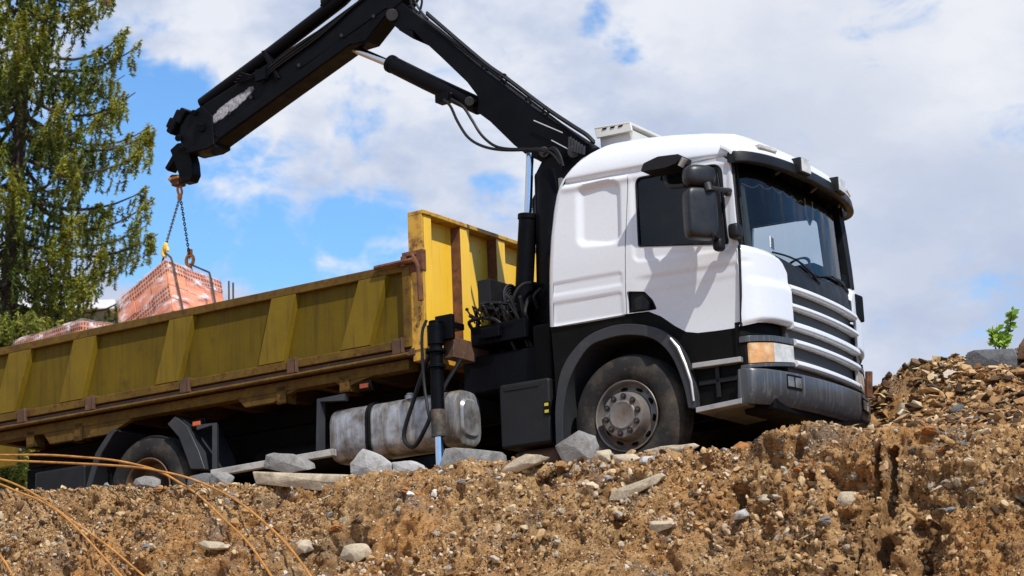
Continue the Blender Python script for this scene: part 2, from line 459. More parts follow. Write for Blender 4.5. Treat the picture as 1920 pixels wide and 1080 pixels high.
for sg, dr, gm in ((1, door, 'side_glass'), (-1, door2, 'far_glass')):
    mb = MB(); mb.add([(p.x, p.y * sg, p.z) for p in (dpt(q, .016) for q in win)], [tuple(range(len(win)))])
    mb.build('window_pane', gm, dr)
    mb = MB(); ring = [dpt(q, .002) for q in resample(win, .04)]; ring = [Vector((p.x, p.y * sg, p.z)) for p in ring]
    mb.tube(ring + [ring[0]], .009, 6, caps=False); mb.build('window_seal', 'black_plastic', dr)
    mb = MB()
    mb.add([(p.x, p.y * sg, p.z) for p in (dpt(q, .045) for q in HP)], [tuple(range(len(HP)))])
    h = [xz(1190, 560), xz(1206, 553), xz(1218, 566), xz(1216, 580), xz(1192, 582)]
    mb.prism(rounded(h, .02, 3), sg * -1.205, sg * -1.165); mb.build('door_handle', 'black_plastic', dr, .006)
# black gap strips behind the shut lines
for sg in (-1, 1):
    mb = MB(); pl = [door_rear[0], door_rear[1]] + DT + door_front[1:]
    mb.tube([Vector((p[0] - (.16 if sg > 0 else 0), sg * (-wallfn(p[0], p[1], lambda a, b: 0)[1] - .036) * (.86 if sg > 0 else 1), p[1])) for p in resample(pl, .05, False)], .013, 6); T(mb, 'door_seal', 'black_plastic')

for sg in (-1,):
    mb = MB(); mb.tube([(p[0] + .013, sg * 1.196, p[1]) for p in resample(door_front[3:], .04, False)], .0125, 6); T(mb, 'front_seam', 'black_plastic')
# ---------------------------------------------------------------- front surfaces
def front(y, x0=1.40, xs=1.13, Yw=1.21, n=2.2):
    q = min(1.0, abs(y) / Yw); return xs + (x0 - xs) * (1 - q ** n) ** .5 - .042 * (y + 1.2)
def fy(n, Yw=1.21, y0=None, y1=None):
    """y samples denser at the corners"""
    a = np.linspace(-PI / 2, PI / 2, n); ys = np.sin(a) * Yw
    if y0 is not None: ys = ys[(ys > y0) & (ys < y1)]; ys = np.concatenate([[y0], ys, [y1]])
    return list(ys)
def strip(mb, prof, ys, x0=1.40, xs=1.13, Yw=1.21, n=2.2, zfn=None):
    """sweep a closed profile of (x offset, z) round the front"""
    m = len(prof); vs = []
    for y in ys:
        for dx, z in prof:
            vs.append((front(y, x0, xs, Yw, n) + dx, y, z + (zfn(y) if zfn else 0)))
    fs = []
    for i in range(len(ys) - 1):
        for k in range(m):
            k2 = (k + 1) % m; fs.append((i * m + k, i * m + k2, (i + 1) * m + k2, (i + 1) * m + k))
    fs += [tuple(range(m)), tuple((len(ys) - 1) * m + k for k in range(m - 1, -1, -1))]
    mb.add(vs, fs)
# white corner panels
def corner(sg):
    ys = [sg * y for y in fy(60, 1.207, -1.193, -.69)]
    zt = lambda y: interp(abs(y), [(.69, 1.66), (.72, 1.72), (.78, 1.765), (.9, 1.79), (1.21, 1.815)])
    zb = lambda y: interp(abs(y), [(.69, 1.165), (.95, 1.165), (1.1, 1.15), (1.21, 1.115)])
    def fn(y, t):
        z = zb(y) + (zt(y) - zb(y)) * t
        bul = .028 * smooth(1.54, 1.47, z) * smooth(1.19, 1.08, abs(y)) if False else .03 * (1 - smooth(1.46, 1.545, z)) * (1 - smooth(1.1, 1.2, abs(y)))
        lip = -.03 * (1 - smooth(0, .06, t)) - .04 * smooth(.93, 1, t)
        gro = -.010 * math.exp(-((z - 1.665 + .0) / .018) ** 2) * smooth(1.1, 1.17, abs(y))
        return (front(y) + bul + lip + gro, y * 1.0, z)
    mb = MB(); mb.slab_grid(fn, lambda y, t: (-.03, -.012 * sg, 0), ys, list(np.linspace(0, 1, 40)))
    return T(mb, 'corner_panel', 'white', sharp=60)
corner(1); corner(-1)
# A pillars, black
for sg in (1, -1):
    mb = MB()
    for i in range(12):
        pass
    fr = [S(1384, 461, -1.19), S(1380, 420, -1.19), S(1372, 350, -1.17), S(1366, 305, -1.15), S(1364, 290, -1.13)]
    wsx = [(1.158, 1.80), (1.15, 1.95), (1.125, 2.25), (1.1, 2.48), (1.09, 2.62)]
    vs = []
    for p, (x, z) in zip(fr, wsx):
        for (a, b, c) in ((p.x + .004, p.y, p.z), (x + .02, -1.06, p.z), (x + .01, -.95, z), (x - .08, -.95, z), (p.x - .07, p.y + .02, p.z)):
            vs.append((a - (.12 if sg > 0 else 0), min(b * sg, 1.0 + .01 * len(vs) % .05), c))
    fs = [(i * 5 + k, i * 5 + (k + 1) % 5, (i + 1) * 5 + (k + 1) % 5, (i + 1) * 5 + k) for i in range(4) for k in range(5)]
    fs += [(0, 1, 2, 3, 4), (24, 23, 22, 21, 20)]
    mb.add(vs, fs); T(mb, 'windscreen_pillar', 'black_plastic', .006)
# windscreen
def wsfn(y, t):
    z = 1.83 + (2.64 - 1.83) * t
    zz = z - .13 * (1 - t) * (1 - (y / .97) ** 2)
    return (front(y, 1.33 - .06 * t, 1.085 - .035 * t, .975, 3.0), y, zz)
mb = MB(); mb.grid(wsfn, fy(40, .97), list(np.linspace(0, 1, 12)))
ws = T(mb, 'windscreen', 'windscreen', fix=False)
mb = MB(); edge = [Vector(wsfn(y, 0)) for y in fy(40, .97)]; mb.tube(edge, .014, 6)
for sg in (-1, 1): mb.tube([Vector(wsfn(sg * .97, t)) for t in np.linspace(0, 1, 8)], .014, 6)
mb.build('windscreen_seal', 'black_plastic', ws)
# black scuttle panel between windscreen and grille
def scut(y, t):
    zt = wsfn(min(.97, max(-.97, y)), 0)[2] + .005; xt = wsfn(min(.97, max(-.97, y)), 0)[0] + .012
    zb = 1.545; xb = front(y) - .005
    return (xt + (xb - xt) * t ** .6, y, zt + (zb - zt) * t)
mb = MB(); mb.slab_grid(scut, lambda y, t: (-.03, 0, -.01), fy(40, .97, -.95, .95), list(np.linspace(0, 1, 14)))
T(mb, 'scuttle_panel', 'black_plastic')
# wipers
for (a, b) in (((1437, 462), (1528, 498)), ((1520, 497), (1570, 523))):
    pass
for ya, yb in ((-.78, -.05), (-.02, .7)):
    mb = MB(); q = [Vector(wsfn(y, .02 + .06 * k)) + Vector((.025, 0, 0)) for k, y in enumerate(np.linspace(yb, ya, 8))]
    q = [Vector(wsfn(y, .035 + .05 * math.sin(PI * i / 9))) + Vector((.022, 0, -.01)) for i, y in enumerate(np.linspace(ya, yb, 10))]
    mb.tube(q, .009, 6)
    piv = Vector(wsfn(yb, 0)) + Vector((.03, 0, -.04)); arm = [piv, piv + Vector((.02, -.12, .045)), q[4] + Vector((.012, 0, 0))]
    mb.tube(arm, [.018, .012, .008], 6); mb.sphere(piv, .026, 10, 6)
    T(mb, 'wiper', 'black_plastic')
# ---------------------------------------------------------------- grille
def mesh_mat():
    m, nt, b = node_mat('grille_mesh'); co = N(nt, 'ShaderNodeTexCoord').outputs['Object']
    br = N(nt, 'ShaderNodeTexVoronoi', feature='DISTANCE_TO_EDGE'); br.inputs['Scale'].default_value = 55; br.inputs['Randomness'].default_value = .12
    mp = N(nt, 'ShaderNodeMapping'); mp.inputs['Scale'].default_value = (.05, 1, 1); L(nt, co, mp.inputs['Vector']); L(nt, mp.outputs[0], br.inputs['Vector'])
    c = ramp(nt, br.outputs['Distance'], [(.12, (.05, .047, .044)), (.2, (.004, .004, .004))]); L(nt, c, b.inputs['Base Color']); b.inputs['Roughness'].default_value = .55
    bp = N(nt, 'ShaderNodeBump'); bp.inputs['Distance'].default_value = .008; bp.invert = True; L(nt, br.outputs['Distance'], bp.inputs['Height']); L(nt, bp.outputs[0], b.inputs['Normal'])
    return m
MAT['grille_mesh'] = mesh_mat()
mb = MB(); mb.slab_grid(lambda y, z: (front(y) - .035, y, z), lambda y, z: (-.05, 0, 0), fy(40, 1.21, -.72, .72), [.70, .9, 1.1, 1.3, 1.56])
grille = T(mb, 'grille', 'grille_mesh')
BAR = [((1482, 531), (1482, 548), (1612, 603)), ((1485, 566), (1486, 582), (1614, 634)), ((1488, 600), (1489, 620), (1616, 668)), ((1493, 634), (1494, 651), (1620, 697)), ((1498, 674), (1499, 692), (1622, 732))]
for i, (a, b, c) in enumerate(BAR):
    zl, zb, zr = SX(*a, 1.35).z, SX(*b, 1.35).z, SX(*c, 1.31).z
    h = (zl - zb) * .68; zc = (zl + zb) / 2
    zr_c = zr
    dz = lambda y, zc=zc, zr=zr_c: (zr - zc) * .35 * (y + .69) / 1.38
    y0 = -.70 if i < 3 else -.68
    prof = rounded([(-.035, zc - h / 2), (.02, zc - h / 2 - .004), (.045, zc - h / 2 + .012), (.035, zc + h / 2 - .008), (.0, zc + h / 2 + .004), (-.035, zc + h / 2)], .008, 2)
    mb = MB(); strip(mb, prof, fy(50, 1.21, y0, .70 if i > 2 else .72), zfn=dz)
    mb.build('grille_slat', 'white', grille, .003)
# backing between grille and sides, dark
mb = MB(); mb.slab_grid(lambda y, z: (front(y) - .07, y, z), lambda y, z: (-.04, 0, 0), fy(60, 1.19), [.55, 1.16])
T(mb, 'front_backing', 'dark')
# ---------------------------------------------------------------- headlights
for sg in (-1, 1):
    def hl(y0, y1, z0a, z1a, off, th):
        mb = MB(); ys = [sg * abs(y) for y in fy(60, 1.207, -abs(y0), -abs(y1))]
        mb.slab_grid(lambda y, t: (front(y) + off, y, z0a(abs(y)) + (z1a(abs(y)) - z0a(abs(y))) * t), lambda y, t: (-th, 0, 0), ys, [0, .15, .5, .85, 1]); return mb
    zb = lambda y: interp(y, [(.66, .86), (.95, .83), (1.2, .80)]); zt = lambda y: interp(y, [(.66, 1.0), (.95, .995), (1.2, .972)])
    h = T(hl(1.195, .665, lambda y: zb(y) - .0, lambda y: zt(y), -.02, .05), 'headlight', 'dark')
    hl(1.185, .955, zb, zt, .004, .02).build('turn_signal', 'amber', h, .004)
    hl(.95, .675, zb, zt, .004, .02).build('lens', 'lens', h, .004)
    hl(1.205, .655, lambda y: zt(y) + .008, lambda y: zt(y) + .06, .012, .06).build('upper_trim', 'bumper', h, .006)
    hl(1.205, .655, lambda y: zb(y) - .036, lambda y: zb(y) - .006, .012, .06).build('lower_trim', 'bumper', h, .005)
# ---------------------------------------------------------------- bumper
bp_prof = [(-.03, .765), (.0, .772), (.03, .762), (.04, .745), (.036, .60), (.0, .515), (-.03, .48), (-.05, .48)]
mb = MB(); strip(mb, bp_prof, fy(80, 1.235), 1.40, 1.125, 1.235, 2.2, zfn=lambda y: -.01 + .03 * (y + 1.2) / 2.4)
bumper = T(mb, 'bumper', 'bumper', .004, sharp=40)
for sg in (-1, 1):
    ys = [sg * y for y in fy(60, 1.235, -.87, -.655)]
    def bfn(off): return lambda y, z: (front(y, 1.40, 1.125, 1.235) + off, y, z)
    mb = MB(); mb.slab_grid(bfn(.044), lambda y, z: (-.04, 0, 0), ys, [.615, .735])
    fg = mb.build('fog_light', 'dark', bumper, .006)
    for a, b in ((-.86, -.775), (-.755, -.665)):
        y2 = [sg * y for y in fy(60, 1.235, a, b)]; mb = MB(); mb.slab_grid(bfn(.047), lambda y, z: (-.01, 0, 0), y2, [.632, .675, .718]); mb.build('fog_lens', 'fog_glass', fg, .003)
# ---------------------------------------------------------------- sun visor and roof front
VX0, VXS, VY = 1.43, 1.11, 1.205
def vis(y, dx=0): return front(y, VX0, VXS, VY, 2.3) + dx
ys = fy(60, 1.195)
mb = MB(); strip(mb, rounded([(-.02, 2.515), (.02, 2.52), (.03, 2.53), (.016, 2.615), (-.01, 2.628), (-.045, 2.61), (-.05, 2.53)], .01, 2), ys, VX0, VXS, VY, 2.3)
visor = T(mb, 'sun_visor', 'black_plastic', sharp=45)
def rf(y, t):
    """white roof front from the visor's top edge back onto the roof"""
    xa, za = vis(y) + .008, 2.615
    w = wallfn(1.10, zs_(1.1) + LA + 0.0)
    yy = abs(y); yb = yy * .985
    zb = ztop(1.1) + .03 * (1 - (yy / .86) ** 2) if yy < .86 else zs_(1.1) + (ztop(1.1) - zs_(1.1)) * math.sqrt(max(0, 1 - ((yy - .86) / .36) ** 2))
    xb = 1.06
    zb += .014
    x = xa + (xb - xa) * t; z = za + (zb - za) * (t ** .62 if zb > za else t)
    return (x, y, z)
mb = MB(); mb.slab_grid(rf, lambda y, t: (-.012, 0, -.018), fy(60, 1.2), list(np.linspace(0, 1, 16) ** 1.3))
T(mb, 'roof_front', 'white', sharp=50)
# underside of visor and windscreen header
mb = MB(); mb.slab_grid(lambda y, t: (vis(y) * (1 - t) + 1.0 * t - .01 * (1 - t), y, 2.585 + .03 * t), lambda y, t: (0, 0, .02), fy(50, 1.19, -1.06, 1.06), [0, .5, 1]); mb.build('visor_soffit', 'black_plastic', visor)
for yc, w_ in ((-.42, .13), (.35, .13)):
    x = vis(yc); sl = math.atan((vis(yc + .05) - vis(yc - .05)) / .1); rz = Matrix.Rotation(-sl, 3, 'Z')
    mb = MB(); mb.box((x + .025, yc, 2.60), (.09, w_ * 1.35, .14), rz); wl = mb.build('spot_lamp', 'black_plastic', visor, .01)
    mb = MB(); mb.box((x + .025 + .05, yc, 2.60), (.012, w_ * 1.18, .115), rz); mb.build('lamp_glass', 'lens', wl, .004)
for yc in (-.86, .86):
    x = vis(yc); mb = MB(); sl = math.atan((vis(yc + .05) - vis(yc - .05)) / .1)
    mb.box((x - .03, yc, 2.685), (.07, .24, .04), Matrix.Rotation(-sl, 3, 'Z')); mb.build('marker_lamp', 'lens', visor, .012)
# triangular visor brackets seen under the far end
for yc in (-.55, .15, .75):
    mb = MB(); mb.prism([(1.16, 2.60), (vis(yc) - .03, 2.60), (1.2, 2.52)], yc - .02, yc + .02); mb.build('visor_bracket', 'grey_plastic', visor, .004)

# ---------------------------------------------------------------- mirrors
def rbox(mb, c, size, r=.04, rot=None, seg=5, pw=3.2):
    """superellipsoid-like box"""
    n, m = 28, 16; c = Vector(c); vs = []; fs = []
    sg = lambda v, p: math.copysign(abs(v) ** p, v)
    for i in range(m + 1):
        t = -PI / 2 + PI * i / m
        for k in range(n):
            a = 2 * PI * k / n
            v = Vector((sg(math.cos(t), 2 / pw) * sg(math.cos(a), 2 / pw) * size[0] / 2, sg(math.cos(t), 2 / pw) * sg(math.sin(a), 2 / pw) * size[1] / 2, sg(math.sin(t), 2 / pw) * size[2] / 2))
            if rot is not None: v = rot @ v
            vs.append(c + v)
    for i in range(m):
        for k in range(n): fs.append((i * n + k, i * n + (k + 1) % n, (i + 1) * n + (k + 1) % n, (i + 1) * n + k))
    mb.add(vs, fs); return mb
for sg in (-1,):
    fl = (lambda v: v) if sg < 0 else (lambda v: Vector((v.x, -v.y, v.z)))
    yM = -1.47
    rot = Matrix.Rotation(sg * .62, 3, 'Z')
    c1 = fl(S(1313, 401, yM)); c2 = fl(S(1310, 331, yM))
    mb = MB(); rbox(mb, c1, (.15, .275, .435), rot=rot, pw=6); mir = T(mb, 'mirror', 'mirror_plastic')
    mb = MB(); mb.box(c1 + rot @ Vector((-.066, 0, 0)), (.01, .215, .38), rot); mb.build('mirror_glass', 'chrome', mir, .01)
    mb = MB(); rbox(mb, c2, (.17, .28, .19), rot=rot, pw=3.0); T(mb, 'wide_mirror', 'mirror_plastic')
    mb = MB(); a = fl(S(1333, 352, yM)); b = fl(S(1368, 358, -1.2)); mb.tube([a, (a + b) / 2, b], [.018, .02, .026], 8); rbox(mb, fl(S(1364, 361, -1.215)), (.06, .07, .06))
    mb.tube([fl(S(1326, 344, yM)), fl(S(1330, 358, yM))], .035, 10)
    T(mb, 'mirror_arm', 'grey_plastic')
    mb = MB(); rbox(mb, fl(S(1348, 459, -1.3)), (.09, .1, .11)); mb.tube([fl(S(1346, 447, -1.3)), fl(S(1338, 440, yM))], .022, 8); T(mb, 'mirror_foot', 'black_plastic', .01)
# kerb mirror at the base of the windscreen pillar
mb = MB(); rbox(mb, S(1379, 434, -1.24), (.1, .12, .13), pw=4); mb.tube([S(1384, 440, -1.22), S(1390, 455, -1.14)], .022, 8); T(mb, 'kerb_mirror', 'black_plastic')
# black bracket over the door window
mb = MB(); mb.prism(rounded([xz(1214, 328, -1.3), xz(1219, 312, -1.3), xz(1246, 299, -1.3), xz(1287, 294, -1.3), xz(1283, 311, -1.3), xz(1262, 320, -1.3)], .02, 3), -1.2, -1.42)
T(mb, 'mirror_bracket', 'black_plastic', .015)
mb = MB(); mb.tube(spline([S(1246, 330, -1.36), S(1250, 346, -1.36), S(1262, 350, -1.4), S(1285, 348, -1.45)], 5), .02, 8); mb.build('bracket_stay', 'black_plastic', bpy.data.objects['mirror_bracket'])
mb = MB(); mb.cyl(S(1276, 312, -1.4), S(1284, 297, -1.4), .028, 10); mb.build('bracket_pin', 'steel', bpy.data.objects['mirror_bracket'])

# ---------------------------------------------------------------- cab interior
mb = MB(); mb.slab_grid(lambda y, t: (1.24 - .28 * t, y, 1.74 + .05 * t), lambda y, t: (0, 0, -.25), list(np.linspace(-1.05, 1.05, 12)), [0, .5, 1]); mb.bb(.82, 1.15, .25, .95, 1.78, 1.93)
dash = T(mb, 'dashboard', 'dark', .02)
for yc in (-.55, .55):
    mb = MB(); rbox(mb, (.3, yc, 1.62), (.5, .5, .16), pw=4); st = T(mb, 'seat', 'dark')
    mb = MB(); rbox(mb, (.03, yc, 1.98), (.16, .48, .66), rot=Matrix.Rotation(-.15, 3, 'Y'), pw=4); mb.build('backrest', 'dark', st)
    mb = MB(); rbox(mb, (-.03, yc, 2.38), (.1, .28, .18), pw=4); mb.build('headrest', 'dark', st)
mb = MB(); mb.lathe([(-.012, .2), (0, .215), (.012, .2), (0, .185), (-.012, .2)], (0, 0, 0), 28, 'x')
stw = T(mb, 'steering_wheel', 'dark'); stw.location = (.78, .55, 1.93); stw.rotation_euler = (0, .9, 0)
# scalloped curtain fringe along the top of the windscreen and a hanging pennant
mb = MB(); ysF = list(np.linspace(-.93, .93, 120))
mb.slab_grid(lambda y, t: (wsfn(y, .85)[0] - .05, y, 2.60 - t * (.16 + .035 * abs(math.sin(y * 17)) + .09 * max(0, abs(y) - .6))), lambda y, t: (-.006, 0, 0), ysF, [0, .5, .8, 1]); T(mb, 'curtain_fringe', 'dark')
mb = MB(); mb.tube([(wsfn(y, .8)[0] - .045, y, 2.60 - (.16 + .035 * abs(math.sin(y * 17)) + .09 * max(0, abs(y) - .6))) for y in ysF], .006, 5); T(mb, 'fringe_trim', 'curtain')
mb = MB()
c = Vector((1.2, .11, 2.33)); poly = [(-.075, .13), (.075, .13), (.07, -.02), (0, -.1), (-.07, -.02)]
mb.add([(c.x, c.y + a, c.z + b) for a, b in poly] + [(c.x - .006, c.y + a, c.z + b) for a, b in poly], [(0, 1, 2, 3, 4), (9, 8, 7, 6, 5)] + [(i, i + 5, (i + 1) % 5 + 5, (i + 1) % 5) for i in range(5)])
pen = T(mb, 'pennant', 'dark')
mb = MB(); mb.tube([(c.x + .004, c.y + a, c.z + b) for a, b in poly[1:] + poly[:1]], .007, 5); mb.build('gold_trim', 'gold', pen)
mb = MB(); p = Vector(wsfn(-.72, .08)); mb.box(p + Vector((-.02, 0, .06)), (.004, .12, .1), Matrix.Rotation(.2, 3, 'Z')); T(mb, 'dashboard_paper', 'paper')
for y0, y1 in ((-.98, -.86), (.8, .95)):
    mb = MB(); mb.slab_grid(lambda y, t: (wsfn(y, t)[0] - .09 - .012 * math.sin(y * 150), y, 1.85 + .75 * t), lambda y, t: (-.004, 0, 0), list(np.linspace(y0, y1, 24)), [0, .5, 1]); T(mb, 'side_curtain', 'curtain')
# far-side dark lining keeps the cab dim: rear wall inside
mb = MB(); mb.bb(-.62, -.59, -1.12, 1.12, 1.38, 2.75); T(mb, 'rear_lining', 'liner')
# slatted air unit on the roof
mb = MB(); q = lambda u, v: xz(u, v, -.55)
A = [q(1114, 240), q(1181, 229), q(1184, 245), q(1118, 259)]
mb.prism(A, -.55, -.52); a_ = T(mb, 'roof_air_unit', 'beige', .004)
mb = MB(); mb.prism([q(1119, 252), q(1182, 242), q(1180, 272), q(1121, 275)], -.50, .25); mb.build('unit_body', 'beige', a_, .006)
mb = MB(); mb.prism([q(1114, 239), q(1181, 228), q(1181, 233), q(1114, 244)], -.55, .3); mb.build('unit_lid', 'beige', a_, .004)
for k in range(3):
    u = 1133 + k * 15; v = 241 - k * 2.6; mb = MB(); mb.prism([q(u - 4, v + 3), q(u + 4, v + 1), q(u + 5, v - 2), q(u - 3, v)], -.556, -.548); mb.build('vent_slot', 'dark', a_)

# ---------------------------------------------------------------- lower cab, arches, steps
mb = MB()
arch_in = [(1056, 835), (1056, 770), (1068, 710), (1100, 655), (1135, 636), (1180, 628), (1225, 636), (1258, 668), (1280, 720), (1290, 765)]
arch_out = [(1042, 838), (1041, 760), (1053, 692), (1088, 641), (1130, 616), (1180, 607), (1238, 618), (1275, 655), (1298, 715), (1304, 766)]
def arcband(a, b, y0, y1, parent=None, name='wheel_arch', m='grey_plastic'):
    A = [xz(*p, y0) for p in a]; B = [xz(*p, y0) for p in b]; mb = MB(); n = len(A); vs = []
    for (p, q_) in zip(A, B): vs += [(p[0], y0, p[1]), (q_[0], y0, q_[1]), (q_[0], y1, q_[1]), (p[0], y1, p[1])]
    fs = [(i * 4 + k, i * 4 + (k + 1) % 4, (i + 1) * 4 + (k + 1) % 4, (i + 1) * 4 + k) for i in range(n - 1) for k in range(4)]
    fs += [(0, 1, 2, 3), tuple((n - 1) * 4 + k for k in (3, 2, 1, 0))]; mb.add(vs, fs); return mb
def dense(a): return [tuple(p)[:2] for p in spline([(u, v, 0) for u, v in a], 5)]
T(arcband(dense(arch_in), dense(arch_out), -1.25, -.85), 'wheel_arch', 'grey_plastic', .008, sharp=40)
m2 = arcband(dense(arch_in), dense(arch_out), -1.25, -.85); m2.v = [(x, -y, z) for x, y, z in m2.v]; T(m2, 'wheel_arch', 'grey_plastic', .008, sharp=40)
# worn bright edge on the rear lip of the arch
mb = MB(); mb.tube([S(u, v, -1.256) for u, v in ((1257, 634), (1272, 652), (1285, 682), (1296, 715), (1301, 752))], [.01, .016, .014, .012, .01], 6); mb.build('worn_edge', 'steel', bpy.data.objects['wheel_arch'])
# black skirt between the cab edge and the arch
top_ = [xz(1029, 612), xz(1100, 600), xz(1174, 587), xz(1213, 582), xz(1236, 591), xz(1262, 609), xz(1284, 620), xz(1388, 612)]
skirt_top = [(x, z + .015) for x, z in top_]
arch_mid = [xz(*p) for p in dense(arch_out)]
for sg in (-1, 1):
    poly = skirt_top + [xz(1392, 640), xz(1392, 752), xz(1310, 768)] + [(x, z - .0) for x, z in arch_mid[::-1]] + [xz(1036, 700)]
    poly = [p for i, p in enumerate(poly)]
    pts_, tri_ = cdt(poly, [], .06)
    mb = MB(); shell(mb, pts_, tri_, lambda x, z: (x, -1.165, z), .04, mirror=sg > 0, inner_slot=0); T(mb, 'lower_skirt', 'dark', fix=False)
    for (a, b, yy) in (((1297, 681), (1388, 668), -1.24), ((1304, 764), (1390, 746), -1.24)):
        p, q_ = xz(*a, yy), xz(*b, yy); mb = MB()
        mb.prism([p, q_, (q_[0], q_[1] - .045), (p[0], p[1] - .045)], sg * -(-yy), sg * 1.13); T(mb, 'step', 'steel', .006)
    mb = MB(); p, q_ = xz(1306, 690), xz(1388, 740); mb.bb(p[0], q_[0], sg * 1.06, sg * .9, q_[1], p[1]); T(mb, 'step_well', 'black_plastic', .01)
    mb = MB(); mb.bb(.70, 1.06, sg * 1.17, sg * 1.19, .68, .72); mb.bb(.86, .9, sg * 1.17, sg * 1.19, .56, .84); T(mb, 'step_well_rib', 'black_plastic', .006)

# ---------------------------------------------------------------- wheels
def wheel(x, y, sg, rear=False, z=.52):
    w = empty('wheel'); w.parent = truck; w.location = (x, y, z)
    Rt = .535; tw = .29
    prof = [(.035, .30), (.03, .315), (.012, .33), (.0, .36), (-.004, .40), (.0, .44), (.012, .48), (.03, .51), (.055, .527), (.075, Rt)]
    gr = []
    for k in range(5):
        c_ = .075 + .14 * (k + .5) / 5
        gr += [(c_ - .012, Rt), (c_ - .008, Rt - .014), (c_ + .008, Rt - .014), (c_ + .012, Rt)]
    prof = prof + gr + [(tw - .075, Rt), (tw - .04, .52), (tw - .01, .47), (tw, .40), (tw - .02, .33), (tw - .035, .30)]
    mb = MB(); mb.lathe(prof, (0, 0, 0), 72, 'y', -sg)
    # side rings and lettering-like ribs stay in the mesh
    mb.build('tyre', 'rubber', w, sharp=30)
    if not rear:
        prof = [(.03, .30), (.012, .306), (.008, .302), (.014, .292), (.045, .285), (.075, .275), (.085, .262), (.06, .215), (.02, .2), (-.04, .197), (-.055, .19), (-.058, .18), (-.058, .128), (-.066, .122), (-.07, .112), (-.066, .1), (-.064, 0.0005)]
        mb = MB(); mb.lathe(prof, (0, 0, 0), 72, 'y', -sg); rim = mb.build('rim', 'rim', w, sharp=28)
        for k in range(10):
            a = 2 * PI * k / 10 + .16
            c = Vector((math.cos(a) * .158, sg * .056, math.sin(a) * .158)); mb = MB()
            mb.lathe([(-.012, .027), (.006, .027), (.006, .021), (-.006, .02), (-.006, .0005)], c, 14, 'y', -sg)
            mb.lathe([(-.006, .016), (.02, .016), (.022, .012), (.022, .0005)], c, 6, 'y', sg); mb.build('wheel_nut', 'nut', rim)
            a += PI / 10
            c = Vector((math.cos(a) * .237, sg * -.068, math.sin(a) * .237)); t = Vector((-math.sin(a), 0, math.cos(a))); r = Vector((math.cos(a), sg * .5, math.sin(a))).normalized()
            nrm = t.cross(r).normalized()
            vs = [c + t * math.cos(q) * .031 + r * math.sin(q) * .019 + Vector((0, sg * .009, 0)) for q in np.linspace(0, 2 * PI, 14)[:-1]]
            vs2 = [v + Vector((0, -sg * .03, 0)) for v in vs]; m_ = len(vs)
            mb = MB(); mb.add(vs + vs2, [tuple(range(m_)), tuple(range(2 * m_ - 1, m_ - 1, -1))] + [(i, (i + 1) % m_, (i + 1) % m_ + m_, i + m_) for i in range(m_)]); mb.build('vent_hole', 'dark', rim)
    else:
        prof = [(.03, .30), (.012, .306), (.006, .298), (.02, .285), (.09, .275), (.16, .262), (.175, .24), (.18, .15), (.12, .145), (.06, .13), (.05, .12), (.05, .0005)]
        mb = MB(); mb.lathe(prof, (0, 0, 0), 64, 'y', -sg); mb.build('rim', 'rim_rust', w, sharp=30)
    return w
wheel(0, -1.215, -1); wheel(0, 1.215, 1)
XB = -5.5312
for sg in (-1, 1):
    wheel(XB, sg * 1.2, sg, True); wheel(XB, sg * .87, sg, True)
    # rear mudguard pieces
    for (pa, pb) in (([(160, 915), (178, 850), (205, 808), (213, 803)], [(170, 915), (190, 850), (214, 812), (218, 808)]), ([(313, 795), (335, 820), (350, 860), (357, 880)], [(328, 780), (350, 798), (372, 845), (384, 880)])):
        m2 = arcband(pa, pb, -1.24, -.72)
        if sg > 0: m2.v = [(x, -y, z) for x, y, z in m2.v]
        T(m2, 'rear_mudguard', 'grey_plastic', .01)
    mb = MB(); p = S(165, 880, -1.15); q_ = S(55, 920, -1.15); mb.bb(p.x, p.x - .72, sg * 1.2, sg * .75, p.z - .42, p.z + .05); T(mb, 'rear_locker', 'black_plastic', .03)

